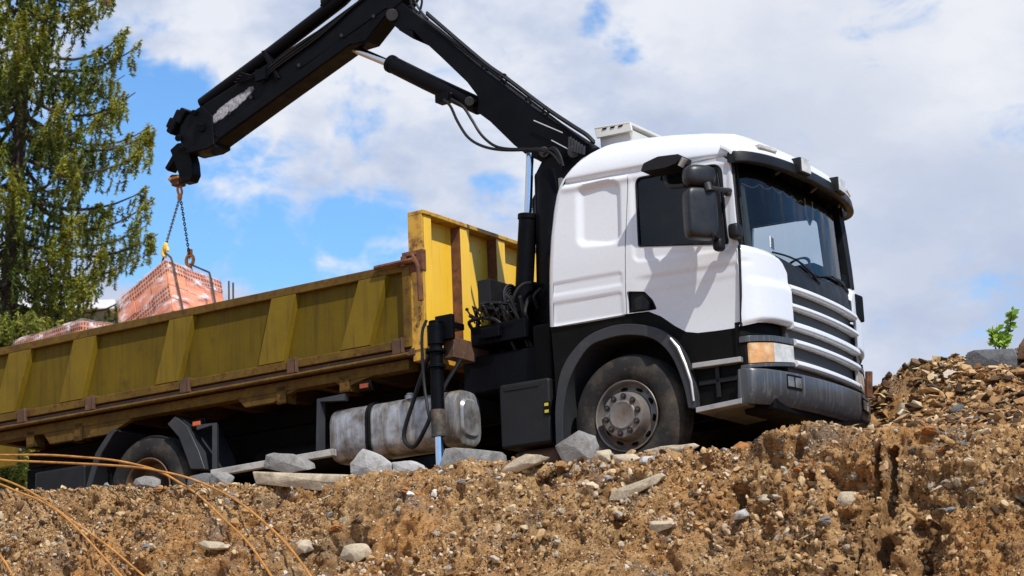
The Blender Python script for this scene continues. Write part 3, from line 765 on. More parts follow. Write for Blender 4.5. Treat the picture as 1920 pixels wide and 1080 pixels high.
# ---------------------------------------------------------------- cargo bed
XH = -2.17; XT = -8.15; YB = 1.25
B = lambda u, v: xz(u, v, -YB)
zt_l = S(0, 655, -YB).z; ZT = 2.235; ZL = 1.50
def bed_side(sg):
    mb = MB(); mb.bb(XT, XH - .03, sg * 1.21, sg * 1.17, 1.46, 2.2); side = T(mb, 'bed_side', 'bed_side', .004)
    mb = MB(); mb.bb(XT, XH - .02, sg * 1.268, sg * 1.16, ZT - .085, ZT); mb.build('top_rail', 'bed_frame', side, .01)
    # slanted ribs: shallow hat sections
    RIB = [((668, 727, 512), (634, 695, 650)), ((505, 557, 563), (480, 533, 675)), ((314, 364, 589), (287, 336, 716)), ((135, 182, 626), (108, 156, 746)), ((14, 60, 651), (-14, 30, 771))]
    RIB += [((-150, -110, 690), (-172, -130, 800)), ((-310, -272, 722), (-330, -290, 830))]
    for (a, b, v1), (c, d, v2) in RIB:
        za, zb = ZT - .085, 1.52
        xa, xb = S(a, v1, -1.26).x, S(b, v1, -1.26).x; xc, xd = S(c, v2, -1.26).x, S(d, v2, -1.26).x
        i = .035
        o = [(xa, za), (xb, za), (xd, zb), (xc, zb)]; t = [(xa + i, za), (xb - i * .4, za), (xd - i * .4, zb), (xc + i, zb)]
        vs = [(x, sg * 1.208, z) for x, z in o] + [(x, sg * 1.274, z) for x, z in t]
        fs = [(4, 5, 6, 7), (0, 4, 7, 3), (1, 2, 6, 5), (0, 1, 5, 4), (3, 7, 6, 2), (0, 3, 2, 1)]
        mb = MB(); mb.add(vs, fs); mb.build('rib', 'bed_rib', side, .006)
    # bottom rail with hinge brackets, tie rod
    mb = MB(); mb.bb(XT, XH - .02, sg * 1.275, sg * 1.17, 1.435, 1.515); mb.build('bottom_rail', 'bed_frame', side, .008)
    for u, v in ((745, 648), (547, 683), (346, 724), (168, 752), (40, 782), (-120, 806)):
        p = S(u, v, -1.28); mb = MB(); mb.bb(p.x - .055, p.x + .055, sg * 1.292, sg * 1.2, 1.385, 1.525); mb.bb(p.x + .055, p.x + .07, sg * 1.305, sg * 1.2, 1.385, 1.53)
        mb.build('hinge_bracket', 'rust_brown', side, .006)
    mb = MB(); mb.bb(XT, XH + .01, sg * 1.255, sg * 1.14, 1.36, 1.425); mb.build('hinge_channel', 'rust_brown', side, .006)
    mb = MB(); mb.tube([(XT, sg * 1.295, 1.362), (-4.2, sg * 1.3, 1.36), (XH - .03, sg * 1.298, 1.366)], .016, 8); mb.build('tie_rod', 'bed_frame', side)
    mb = MB(); mb.bb(XH - .10, XH - .015, sg * 1.27, sg * 1.16, 1.44, ZT); mb.build('corner_post', 'bed_frame', side, .006)
    # subframe sill: tapered brackets
    mb = MB(); mb.bb(XT, XH - .1, sg * 1.20, sg * 1.05, 1.25, 1.345); mb.build('sill', 'bed_frame', side, .006)
    for u0, u1, v0, v1, ut in ((40, 190, 790, 822, 60), (470, 540, 735, 745, 0)):
        pass
    for xc, w_, d in ((-6.35, 1.3, .13), (-3.95, .8, .10), (-2.9, .5, .07)):
        mb = MB(); mb.prism([(xc - w_ / 2, 1.26), (xc + w_ / 2, 1.26), (xc + w_ / 2 - .35, 1.26 - d), (xc - w_ / 2 + .1, 1.26 - d)], sg * 1.19, sg * 1.13); mb.build('sill_gusset', 'bed_frame', side, .004)
    for u, v0, v1 in ((527, 715, 757), (147, 800, 826), (57, 800, 838), (645, 690, 735)):
        p = S(u, v0, -1.2); q_ = S(u, v1, -1.2); mb = MB(); mb.bb(p.x - .06, p.x + .06, sg * 1.2, sg * 1.17, q_.z, 1.3); mb.bb(p.x + .05, p.x + .06, sg * 1.2, sg * 1.05, q_.z, 1.3); mb.build('mount_bracket', 'bed_frame', side, .004)
    return side
side_near = bed_side(-1); side_far = bed_side(1)
mb = MB(); mb.bb(XT, XH - .03, -1.2, 1.2, 1.40, 1.45); T(mb, 'bed_floor', 'rust_brown')
mb = MB(); mb.bb(XT - .06, XT - .01, -1.25, 1.25, 1.4, 2.2); T(mb, 'tailboard', 'bed_side', .006)
for xc in np.arange(-7.8, -2.3, .62):
    mb = MB(); mb.bb(xc - .05, xc + .05, -1.1, 1.1, 1.26, 1.395); T(mb, 'cross_bearer', 'rust_brown')
# headboard
HZ = 2.70
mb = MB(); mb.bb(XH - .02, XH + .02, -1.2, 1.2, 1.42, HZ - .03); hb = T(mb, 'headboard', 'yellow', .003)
mb = MB(); mb.bb(XH - .03, XH + .15, -1.25, 1.25, HZ - .035, HZ + .005); mb.build('top_lip', 'yellow_edge', hb, .006)
mb = MB(); mb.bb(XH - .03, XH + .13, -1.25, -1.215, 1.40, HZ - .036); mb.build('edge_plate', 'yellow_edge', hb, .004)
mb = MB(); mb.bb(XH + .021, XH + .13, -1.214, -1.10, 1.52, HZ - .036); mb.build('edge_post', 'yellow', hb, .005)
for yc in (-.58, .02, .62):
    mb = MB(); mb.cur = 0; mb.bb(XH + .021, XH + .13, yc - .06, yc + .085, 1.43, HZ - .036); mb.build('rib', 'yellow', hb, .004)
    mb = MB(); mb.bb(XH + .022, XH + .128, yc - .066, yc - .0605, 1.43, HZ - .04); mb.build('rusty_flange', 'rust', hb)
mb = MB(); mb.bb(XH + .021, XH + .1, 1.12, 1.25, 1.42, HZ - .036); mb.build('edge_post', 'yellow', hb, .004)
mb = MB(); mb.bb(XH - .02, XH + .12, -1.24, .2, 1.30, 1.415); mb.build('bottom_beam', 'yellow_edge', hb, .008)
mb = MB(); mb.bb(XH + .121, XH + .16, -.4, .12, 1.25, 1.33); mb.build('mount_plate', 'yellow', hb, .004)
# latch gear at the corner
mb = MB(); mb.tube([S(703, 503, -1.3), S(752, 492, -1.3), S(776, 487, -1.3)], .024, 8); mb.tube([S(757, 482, -1.28), S(757, 500, -1.28)], .03, 8)
mb.tube(spline([S(772, 478, -1.28), S(778, 487, -1.28), S(783, 500, -1.28), S(787, 530, -1.28), S(789, 563, -1.28)], 4), [.02] * 12 + [.026] * 5, 8)
T(mb, 'latch_lever', 'rust')
mb = MB(); mb.bb(XH - .1, XH + .14, -1.262, -1.21, 2.13, 2.33); mb.bb(XH - .05, XH + .07, -1.275, -1.2, 2.28, 2.31); T(mb, 'latch_plate', 'rust', .006)
mb = MB()
for k, (u, v) in enumerate(((787, 580), (788, 588), (787, 596))):
    c = S(u, v, -1.27); q_ = [c + Vector((math.cos(a) * .012, 0 if k % 2 else 0, math.sin(a) * .024)) for a in np.linspace(0, 2 * PI, 11)]; mb.tube(q_, .006, 5)
T(mb, 'safety_chain', 'rust')

# ---------------------------------------------------------------- chassis and underbody
for sg in (-1, 1):
    mb = MB(); mb.bb(-8.0, 1.0, sg * .47, sg * .38, .78, 1.06); mb.bb(-8, -2.3, sg * .45, sg * .36, 1.07, 1.255); T(mb, 'chassis_rail', 'dark', .01)
for xc in (-7.2, -6.3, -4.7, -3.6, -2.4, -1.2, .3):
    mb = MB(); mb.bb(xc - .06, xc + .06, -.38, .38, .8, 1.03); T(mb, 'cross_member', 'dark')
mb = MB(); mb.cyl((-5.5, 0, .62), (-.8, 0, .8), .06, 12); T(mb, 'drive_shaft', 'dark')
mb = MB(); mb.cyl((XB, -1.0, .52), (XB, 1.0, .52), .11, 14); mb.sphere((XB, 0, .55), .26); T(mb, 'rear_axle', 'dark')
mb = MB(); mb.bb(-.1, .1, -1.0, 1.0, .45, .6); T(mb, 'front_axle', 'dark', .02)
mb = MB(); mb.bb(-.75, 1.05, -.42, .42, .45, 1.32); T(mb, 'engine', 'dark', .05)
mb = MB(); mb.bb(1.0, 1.3, -1.0, 1.0, .42, .56); T(mb, 'front_beam', 'dark', .03)
mb = MB(); mb.bb(-.7, .68, -.84, -.78, .45, 1.36); mb.bb(-.7, .68, .84, .78, .45, 1.36); T(mb, 'wheel_well', 'dark')
for i in range(3):
    mb = MB(); mb.bb(XB - .8, XB + .8, -.62, -.54, .62 + .04 * i, .65 + .04 * i); T(mb, 'leaf_spring', 'dark')
mb = MB(); mb.bb(-4.6, -3.6, .55, 1.15, .5, 1.0); T(mb, 'far_side_locker', 'dark', .04)
mb = MB(); rbox(mb, (-2.4, .85, .76), (1.5, .6, .56), pw=5); T(mb, 'air_tank_box', 'dark')
mb = MB()
for yy in (-.62, .62): mb.cyl((-4.5, yy, .7), (-3.5, yy, .7), .15, 16)
T(mb, 'air_tank', 'dark')
# fuel tank on the near side
zc = .745; hx0, hx1 = -3.19, -1.73
prof = rounded([(-1.24, zc - .255), (-.84, zc - .255), (-.84, zc + .255), (-1.24, zc + .255)], .16, 8)
mb = MB(); n = len(prof)
st = [(hx0, .86), (hx0 + .01, .95), (hx0 + .035, 1), (hx1 - .035, 1), (hx1 - .01, .95), (hx1, .86)]
vs = []; cy = -1.04
for x, k in st: vs += [(x, cy + (y - cy) * k, zc + (z - zc) * k) for y, z in prof]
fs = [(i * n + k, i * n + (k + 1) % n, (i + 1) * n + (k + 1) % n, (i + 1) * n + k) for i in range(len(st) - 1) for k in range(n)] + [tuple(range(n)), tuple((len(st) - 1) * n + k for k in range(n - 1, -1, -1))]
mb.add(vs, fs); tank = T(mb, 'fuel_tank', 'tank')
mb = MB(); vs = [(hx1 + .001, cy + (y - cy) * .7, zc + (z - zc) * .7) for y, z in prof] + [(hx1 + .025, cy + (y - cy) * .62, zc + (z - zc) * .62) for y, z in prof]
mb.add(vs, [(k, (k + 1) % n, (k + 1) % n + n, k + n) for k in range(n)] + [tuple(range(n, 2 * n))]); mb.build('end_dish', 'tank', tank)
for x in (-2.74, -1.95):
    mb = MB(); mb.tube([(x, cy + (y - cy) * 1.02, zc + (z - zc) * 1.02) for y, z in prof + prof[:1]], .016, 6, caps=False); mb.tube([(x + .03, cy + (y - cy) * 1.02, zc + (z - zc) * 1.02) for y, z in prof + prof[:1]], .016, 6, caps=False); mb.build('strap', 'dark', tank)
mb = MB(); mb.cyl((-2.42, -.98, zc + .25), (-2.42, -.98, zc + .31), .06, 18); mb.cyl((-2.42, -.98, zc + .31), (-2.42, -.98, zc + .33), .045, 18); mb.build('filler_cap', 'steel', tank, .005)
# battery locker
p0, p1 = S(934, 718, -1.2), S(1034, 825, -1.2)
mb = MB(); mb.bb(p0.x, p1.x, -1.2, -.6, p1.z - .02, p0.z - .02); bl = T(mb, 'battery_locker', 'black_plastic', .03)
mb = MB(); mb.bb(p0.x + .06, p0.x + .42, -1.207, -1.19, p0.z - .09, p0.z - .05); mb.build('grip', 'black_plastic', bl, .006)
mb = MB(); q0 = S(1026, 765, -1.2); mb.bb(q0.x - .03, q0.x + .03, -1.21, -1.19, q0.z - .055, q0.z + .055); pn = mb.build('warning_panel', 'dark', bl)
for dv in (-.03, .03): mb = MB(); mb.bb(q0.x - .02, q0.x + .02, -1.2125, -1.208, q0.z + dv - .012, q0.z + dv + .014); mb.build('warning_sticker', 'label_yellow', pn)
mb = MB(); mb.bb(p0.x + .05, p1.x, -1.1, -.6, p1.z - .2, p1.z - .03); T(mb, 'silencer', 'rust_brown', .06)
# side guard frame, marker lights
for u0, u1, v in ((378, 404, 796), (598, 640, 742)):
    pass
mb = MB(); a = S(404, 796, -1.2); mb.tube([S(372, 802, -1.2), a, S(404, 885, -1.2)], .035, 4); T(mb, 'side_guard', 'grey_plastic')
mb = MB(); mb.tube([S(650, 745, -1.2), S(602, 752, -1.2), S(601, 850, -1.2)], .045, 4); T(mb, 'side_guard', 'grey_plastic')
for u, v in ((367, 794), (681, 723)):
    p = S(u, v, -1.22); mb = MB(); mb.bb(p.x - .07, p.x + .07, -1.2, -1.15, p.z - .05, p.z + .05); ml = T(mb, 'side_marker', 'dark', .01)
    mb = MB(); mb.bb(p.x - .05, p.x + .05, -1.215, -1.2, p.z - .022, p.z + .022); mb.build('marker_lens', 'orange', ml, .006)

# ---------------------------------------------------------------- loader crane
YC = -.55                                         # the crane stands off-centre, towards the near side
C0 = lambda u, v, y=-.16: xz(u, v, y + YC)
def SC(u, v, y): return S(u, v, y + YC)
class MBC(MB):
    def prism(s, poly, y0, y1): return super().prism(poly, y0 + YC, y1 + YC)
def plate(pts, y0, y1, name, m='crane', bevel=.012, parent=None):
    mb = MBC(); mb.prism([C0(u, v) for u, v in pts], y0, y1); return T(mb, name, m, bevel, parent)
mb = MBC(); mb.bb(-1.85, -1.0, -.95, .95, .98, 1.32); mb.bb(-1.75, -1.05, -.5, .5, 1.3, 1.75); base = T(mb, 'crane_base', 'crane', .02)
mb = MBC(); cx_ = C0(1035, 330, -.05)[0]; mb.tube([(cx_, YC + .02, 1.4), (cx_, YC + .02, 3.0)], [.24, .2], 20); mb.prism([C0(1000, 330), C0(1015, 300), C0(1060, 290), C0(1120, 275), C0(1130, 330), C0(1110, 420), C0(1060, 620), C0(1010, 620), C0(1003, 420)], -.15, .2); col = T(mb, 'crane_column', 'crane', .01)
mb = MBC(); mb.tube([SC(990, 404, -.12), SC(985, 500, -.12), SC(980, 620, -.12)], [.085, .085, .085], 20); mb.tube([SC(990, 402, -.12), SC(989.5, 412, -.12)], .095, 20); lc = T(mb, 'lift_cylinder', 'crane', .006)
mb = MBC(); mb.tube([SC(994, 288, -.12), SC(990, 402, -.12)], .036, 16); mb.build('piston_rod', 'chrome', lc)
for v in (444, 466):
    mb = MBC(); mb.tube([SC(978, v, -.13), SC(986, v + 2, -.13)], .03, 8); mb.build('cylinder_port', 'crane', lc)
boom_pts = [(708, -36), (761, 12), (796, 39), (846, 81), (901, 127), (946, 161), (997, 200), (1058, 240), (1106, 271), (1118, 290), (1110, 320), (1030, 312), (1003, 298), (985, 290), (960, 270), (915, 226), (893, 210), (893, 180), (872, 152), (822, 104), (772, 58), (742, 52), (722, 34)]
boom = plate(boom_pts, -.14, .10, 'boom')
mb = MBC(); mb.prism([C0(*p, -.16) for p in ((747, 52), (772, 58), (773, 72), (747, 56))], -.16, .12); mb.build('boom_lug', 'crane', boom, .005)
for (a, b) in (((800, 34), (1105, 266)), ):
    mb = MBC(); mb.tube([SC(a[0] - 3, a[1] + 6, -.145), SC(b[0] - 2, b[1] + 5, -.145)], .012, 6); mb.build('edge_weld', 'crane', boom)
for a, b in (((1001, 226), (1055, 249)), ((1034, 263), (1066, 280))):
    mb = MBC(); mb.tube([SC(*a, -.18), SC(*b, -.18)], .006, 5); mb.build('scrape_line', 'crane_scraped', boom)
for k in range(6):
    a = (1069 + k * 5.2, 257 + k * 3.4); mb = MBC(); mb.tube([SC(a[0], a[1], -.19), SC(a[0] - 1, a[1] + 26 - k * 2, -.19)], .016, 5); mb.build('stiffener', 'grey_plastic', boom)
for (u, v) in ((908, 130), (945, 148), (990, 192), (1023, 210)):
    c = SC(u, v, -.05); mb = MBC(); mb.tube([c + Vector((math.cos(a) * .03, 0, math.sin(a) * .045)) for a in np.linspace(0, 2 * PI, 13)], .012, 6); mb.build('hose_eye', 'crane', boom)
# hoses along the boom top
for dv, y in ((-4, -.08), (-7, .0), (-3, .07)):
    mb = MBC(); mb.tube(spline([SC(800, 30 + dv, y), SC(905, 120 + dv, y), SC(950, 152 + dv, y), SC(1020, 205 + dv, y), SC(1072, 240 + dv, y), SC(1100, 258 + dv, y), SC(1114, 272 + dv, y)], 4), .014, 6); T(mb, 'hydraulic_hose', 'hose')
# jib cylinder
mb = MBC(); mb.tube([SC(734, 120, -.02), SC(800, 153, -.02), SC(900, 200, -.02)], .085, 18); mb.tube([SC(731, 118.5, -.02), SC(738, 122, -.02)], .09, 18); jc = T(mb, 'jib_cylinder', 'crane', .006)
mb = MBC(); mb.tube([SC(655, 88, -.02), SC(740, 123, -.02)], .04, 16); mb.build('piston_rod', 'chrome', jc)
mb = MBC(); mb.bb(*(lambda p: (p.x - .03, p.x + .03, p.y - .09, p.y - .05, p.z - .03, p.z + .03))(SC(852, 184, -.02))); mb.build('port_fitting', 'rust', jc, .004)
for pts_ in ([(832, 187), (845, 200), (858, 228), (878, 258), (905, 274), (940, 281), (985, 281), (1010, 279), (1035, 288), (1052, 308)], [(846, 186), (868, 200), (885, 225), (902, 252), (925, 272), (950, 279), (990, 280), (1020, 282), (1040, 282), (1056, 312)], [(1018, 290), (1030, 280), (1040, 278), (1050, 292), (1056, 312)]):
    mb = MBC(); mb.tube(spline([SC(u, v, -.24) for u, v in pts_], 5), .014, 7); T(mb, 'hydraulic_hose', 'hose')
mb = MBC(); mb.bb(*(lambda p: (p.x - .1, p.x + .05, p.y - .06, p.y + .06, p.z - .03, p.z + .05))(SC(838, 186, -.12))); mb.build('port_block', 'crane', jc, .006)
# jib: main box, extension boxes and upper tube
jib = plate([(782, -60), (752, 2), (720, 30), (684, 76), (652, 86), (402, 268), (388, 278), (352, 262), (338, 240), (352, 218), (385, 192), (510, 112), (565, 74), (640, 26), (680, -10), (720, -60)], -.15, .08, 'jib')
# lower rounded box under the main section, with a lit edge
mb = MBC(); mb.prism([C0(*p) for p in ((660, 80), (410, 260), (398, 252), (640, 72))], -.158, .088); mb.build('lower_stiffener', 'crane', jib, .008)
mb = MBC(); mb.prism([C0(*p) for p in ((725, 14), (560, 130), (552, 124), (718, 8))], -.158, .088); mb.build('web_stiffener', 'crane', jib, .006)
def scuff_mat():
    m, nt, b = node_mat('scuffed_patch'); tc = N(nt, 'ShaderNodeTexCoord'); co = tc.outputs['Object']; g = tc.outputs['UV']
    n = noise_node(nt, co, 9, 8, .7); n2 = noise_node(nt, co, 45, 4, .7)
    d = N(nt, 'ShaderNodeVectorMath', operation='DISTANCE'); L(nt, g, d.inputs[0]); d.inputs[1].default_value = (.5, .5, 0)
    k = N(nt, 'ShaderNodeMath', operation='MULTIPLY_ADD'); L(nt, n, k.inputs[0]); k.inputs[1].default_value = .55; k.inputs[2].default_value = .32
    q = N(nt, 'ShaderNodeMath', operation='SUBTRACT'); L(nt, k.outputs[0], q.inputs[0]); L(nt, d.outputs['Value'], q.inputs[1])
    f = ramp(nt, q.outputs[0], [(.1, (0, 0, 0)), (.2, (1, 1, 1))])
    c = mixc(nt, f, (.0034, .0036, .005), ramp(nt, n2, [(.35, (.16, .16, .17)), (.6, (.42, .42, .44))])); L(nt, c, b.inputs['Base Color']); b.inputs['Roughness'].default_value = .55; b.inputs['Specular IOR Level'].default_value = .08
    return m
MAT['scuff'] = scuff_mat()
mb = MBC(); q4 = [SC(382, 226, -.1525), SC(470, 157, -.1525), SC(482, 172, -.1525), SC(394, 242, -.1525)]; mb.add(q4, [(0, 1, 2, 3)]); po = mb.build('scraped_patch', 'scuff', jib)
uvl = po.data.uv_layers.new(name='UVMap'); cc4 = {0: (0, 1), 1: (1, 1), 2: (1, 0), 3: (0, 0)}
for lp in po.data.loops: uvl.data[lp.index].uv = cc4[lp.vertex_index]
mb = MBC(); mb.tube([SC(700, -60, -.05), SC(640, 0, -.05), SC(510, 100, -.05), SC(380, 196, -.05)], .075, 16); mb.tube([SC(628, -2, -.05), SC(612, 12, -.05)], .09, 12); ec = T(mb, 'extension_cylinder', 'crane', .004)
mb = MBC(); mb.tube([SC(602, 12, -.1), SC(604, 4, -.1), SC(616, -2, -.1), SC(620, 4, -.1)], .012, 6); mb.build('guard_hoop', 'crane', ec)
mb = MBC(); mb.prism([C0(*p, -.17) for p in ((489, 95), (495, 94), (508, 116), (524, 146), (518, 148), (500, 116))], -.17, .1); mb.build('clamp_band', 'crane', jib, .006)
mb = MBC()
for k in range(4): mb.tube([SC(440 + k * 4, 155 - k * 6, -.19), SC(470, 148 - k * 2, -.19), SC(486 + k * 3, 138 - k * 3, -.19)], .012, 6)
mb.box(SC(490, 140, -.2), (.14, .04, .12)); T(mb, 'valve_lines', 'crane')
for k, o_ in enumerate((0, 6, 11)):
    mb = MBC(); mb.tube(spline([SC(690 - k * 8, -10 + o_, -.165), SC(600, 56 + o_, -.17), SC(515, 118 + o_, -.17), SC(492, 142 + o_, -.18)], 5), .011, 6); T(mb, 'hydraulic_hose', 'hose')
for (u, v) in ((700, 30), (640, 66), (560, 122), (470, 182), (430, 212)):
    mb = MBC(); mb.cyl(SC(u, v, -.175), SC(u, v, -.14), .018, 8); mb.build('bolt', 'grey_plastic', jib)
for (u, v, r_) in ((735, 28, .06), (1075, 285, .055), (1020, 285, .05), (880, 190, .045)):
    mb = MBC(); mb.cyl(SC(u, v, -.19), SC(u, v, -.13), r_, 14); mb.build('pin', 'grey_plastic', boom, .006)
# jib head
head = plate([(352, 216), (378, 198), (398, 215), (402, 272), (388, 280), (370, 284), (352, 288), (346, 282), (335, 258), (338, 238)], -.17, .1, 'jib_head', bevel=.015)
for u, v, r in ((376, 239, .045), (363, 211, .03), (334, 259, .035), (371, 233, .02), (338, 280, .03), (404, 282, .05)):
    mb = MBC(); mb.cyl(SC(u, v, -.21), SC(u, v, -.13), r, 14); mb.build('pin', 'crane', head, .006)
for u, v, s_ in ((345, 222, .13), (332, 236, .12), (330, 246, .09), (352, 214, .09)):
    p = SC(u, v, -.1); mb = MBC(); mb.box(p, (s_, .2, s_), Matrix.Rotation(.6, 3, 'Y')); mb.build('roller_guard', 'crane', head, .02)
hk = plate([(308, 278), (322, 265), (340, 262), (350, 300), (352, 322), (346, 336), (330, 340), (324, 322), (316, 300), (304, 318), (298, 312), (312, 288)], -.08, .05, 'hook_carrier', bevel=.012)
mb = MBC(); p = SC(335, 342, 0); mb.box(p, (.11, .12, .09)); mb.cyl(SC(322, 336, 0), SC(349, 336, 0), .05, 10); mb.build('swivel_block', 'rust_brown', hk, .015)
mb = MBC(); mb.bb(*(lambda p: (p.x - .075, p.x + .075, p.y - .08, p.y + .08, p.z - .01, p.z + .015))(SC(334, 337, 0))); mb.build('swivel_flange', 'hook_paint', hk, .004)
# loops of hose above the elbow
for pts_ in ([(752, 8), (756, -8), (768, -10), (772, 10), (782, 22)], [(768, 12), (782, 2), (788, -8), (791, 4), (786, 26)], [(775, -10), (782, 10), (796, 30), (802, 36)]):
    mb = MBC(); mb.tube(spline([SC(u, v, -.12) for u, v in pts_], 6), .013, 6); T(mb, 'hydraulic_hose', 'hose')
# stabiliser
XS = S(817, 640, -1.36).x
p1 = S(817, 606, -1.36); p2 = S(820, 815, -1.36); p3 = S(820.5, 880, -1.36)
mb = MB(); mb.tube([(XS, -1.36, p1.z), (XS, -1.36, p2.z)], .062, 20); mb.tube([(XS, -1.36, p1.z - .02), (XS, -1.36, p1.z - .2)], .076, 16); mb.tube([(XS, -1.36, p1.z - .24), (XS, -1.36, p1.z - .27)], .095, 16); mb.tube([(XS, -1.36, p1.z - .38), (XS, -1.36, p1.z - .41)], .085, 16); mb.tube([(XS, -1.36, p1.z + .02), (XS, -1.36, p1.z)], .06, 16)
stab = T(mb, 'stabiliser_leg', 'crane', .005)
mb = MB(); mb.tube([(XS, -1.36, p2.z - .02), (XS, -1.36, p2.z + .22)], .065, 20); mb.build('scuffed_sleeve', mat('scuffed_paint', (.03, .026, .022), .7, var=.4, dirt=((.2, .15, .1), 7, .45, .75)), stab)
mb = MB(); mb.tube([(XS, -1.36, p2.z), (XS, -1.36, p3.z - .06)], .037, 16); mb.build('piston_rod', 'chrome', stab)
mb = MB(); mb.cyl((XS, -1.36, p3.z - .12), (XS, -1.36, p3.z - .06), .13, 20); mb.build('foot_plate', 'dark', stab)
mb = MB(); mb.bb(XS - .06, XS + .07, -1.30, -1.0, p1.z - .02, p1.z + .04); mb.bb(XS - .02, XS + .17, -1.34, -1.29, p1.z - .16, p1.z + .07); mb.build('leg_bracket', 'crane', stab, .01)
mb = MB(); mb.tube(spline([(XS - .03, -1.45, p1.z + .02), (XS - .07, -1.47, p1.z - .12), (XS - .08, -1.45, p1.z - .5), (XS - .03, -1.47, p1.z - .8), (XS - .02, -1.45, p2.z + .12)], 5), .014, 6); mb.build('feed_hose', 'hose', stab)
mb = MB(); zb_ = p1.z - .22; mb.bb(XS + .02, XS + .14, -1.28, -.2, zb_ - .1, zb_ + .09); T(mb, 'stabiliser_beam', 'rust_brown', .01)
mb = MB(); mb.bb(XS - .02, XS + .3, -.72, .72, zb_ - .17, zb_ + .16); T(mb, 'beam_housing', 'crane', .015)
mb = MB(); mb.tube(spline([(XS - .05, -1.40, 1.3), (XS - .25, -1.36, .95), (XS - .4, -1.34, .62), (XS - .28, -1.36, .5), (XS - .12, -1.38, .66), (XS + .0, -1.36, .9), (XS + .15, -1.2, 1.25)], 6), .02, 7); T(mb, 'hydraulic_hose', 'hose')
# oil cooler with fan, control valves and levers
p = S(928, 560, -.9); 
mb = MB(); mb.bb(p.x - .12, p.x + .02, -1.0, -.45, p.z - .12, p.z + .17); oc = T(mb, 'oil_cooler', 'black_plastic', .008)
fc = Vector((p.x + .025, -.68, p.z + .03))
for r in (.13, .105, .08, .055): mb = MB(); mb.tube([fc + Vector((.012, math.cos(a) * r, math.sin(a) * r)) for a in np.linspace(0, 2 * PI, 33)], .0045 if r < .13 else .011, 6, caps=False); mb.build('fan_guard', 'grey_plastic', oc)
for k in range(7):
    a = k * 2 * PI / 7; mb = MB(); d = Vector((0, math.cos(a), math.sin(a))); t = Vector((0, -math.sin(a), math.cos(a)))
    mb.add([fc + d * .03 - t * .012, fc + d * .03 + t * .012 + Vector((.012, 0, 0)), fc + d * .1 + t * .03 + Vector((.014, 0, 0)), fc + d * .105 - t * .02], [(0, 1, 2, 3)]); mb.build('fan_blade', 'grey_plastic', oc)
mb = MB(); mb.lathe([(0, .035), (.02, .034), (.022, .0005)], fc, 16, 'x'); mb.build('fan_hub', 'grey_plastic', oc)
mb = MB(); q = random.Random(3)
vb = S(930, 620, -.95); mb.bb(vb.x - .25, vb.x + .35, -1.0, -.6, vb.z - .12, vb.z + .06)
mb.bb(vb.x - .1, vb.x + .1, -1.05, -.98, vb.z - .08, vb.z + .02)
vblk = T(mb, 'valve_block', 'crane', .012)
for k in range(6):
    a = Vector((vb.x - .17 + k * .09, -1.03, vb.z + .08)); mb = MB(); mb.tube([a, a + Vector((-.05 + .02 * q.random(), -.05, .12))], .008, 6); mb.sphere(a + Vector((-.05, -.05, .13)), .017, 8, 6); mb.build('control_lever', 'black_plastic', vblk)
for k in range(16):
    a = Vector((vb.x + q.uniform(-.25, .4), q.uniform(-1.02, -.75), vb.z + q.uniform(-.1, .18))); e = Vector((-1.3 + q.uniform(-.3, .3), q.uniform(-.9, -.2), q.uniform(1.0, 1.9)))
    m_ = (a + e) / 2 + Vector((q.uniform(-.1, .1), q.uniform(-.15, 0), q.uniform(-.1, .3))); mb = MB(); mb.tube(spline([a, a + Vector((0, -.05, .1)), m_, e], 6), .017, 7); T(mb, 'hydraulic_hose', 'hose')
for k in range(10):
    a = Vector((-1.3 + q.uniform(-.15, .1), q.uniform(-.3, -.1), 1.7)); mb = MB()
    mb.tube(spline([a, a + Vector((q.uniform(-.1, .1), -.08, .5)), a + Vector((q.uniform(-.1, .1), -.1, 1.1)), (-1.2 + q.uniform(-.2, .15), -.2, 3.0)], 6), .015, 6); T(mb, 'hydraulic_hose', 'hose')
mb = MB(); mb.tube([S(893, 640, -.9), S(896, 600, -.9), S(881, 592, -.9)], .02, 7); mb.tube([S(896, 606, -.9), S(886, 574, -.9)], .008, 6); mb.tube([S(897, 606, -.9), S(905, 575, -.9)], .005, 6); T(mb, 'lever_stand', 'black_plastic')
mb = MB(); mb.bb(-1.05, -.85, -1.0, 1.0, .9, 1.5); mb.bb(-1.8, -1.0, -.6, .6, 1.5, 2.0); T(mb, 'crane_tank', 'dark', .03)
mb = MB(); mb.bb(-.92, -.83, -.9, .9, 1.3, 2.15); T(mb, 'rear_cab_guard', 'dark', .03)

# ================================================================== GROUND
def hsh(ix, iy, iz, seed):
    h = (ix * 374761393 + iy * 668265263 + iz * 2147483647 + seed * 1274126177) & 0xFFFFFFFF
    h = ((h ^ (h >> 13)) * 1274126177) & 0xFFFFFFFF; h = h ^ (h >> 16)
    return (h & 0xFFFF) / 65535.0 * 2 - 1
def vnoise(p, seed=0):
    p = np.asarray(p, float); i = np.floor(p).astype(np.int64); f = p - i; u = f * f * f * (f * (f * 6 - 15) + 10)
    r = 0
    for dx in (0, 1):
        for dy in (0, 1):
            for dz in (0, 1):
                w = (u[:, 0] if dx else 1 - u[:, 0]) * (u[:, 1] if dy else 1 - u[:, 1]) * (u[:, 2] if dz else 1 - u[:, 2])
                r = r + w * hsh(i[:, 0] + dx, i[:, 1] + dy, i[:, 2] + dz, seed)
    return r
def fbm(p, sc, octv=4, seed=0, gain=.5, ridged=False):
    r = 0; a = 1; t = 0; p = np.asarray(p, float) * sc
    for k in range(octv):
        n = vnoise(p + 17.3 * k, seed + k)
        r = r + a * ((1 - 2 * np.abs(n)) if ridged else n); t += a; a *= gain; p = p * 2.03
    return r / t
YR = -1.98
RID = []
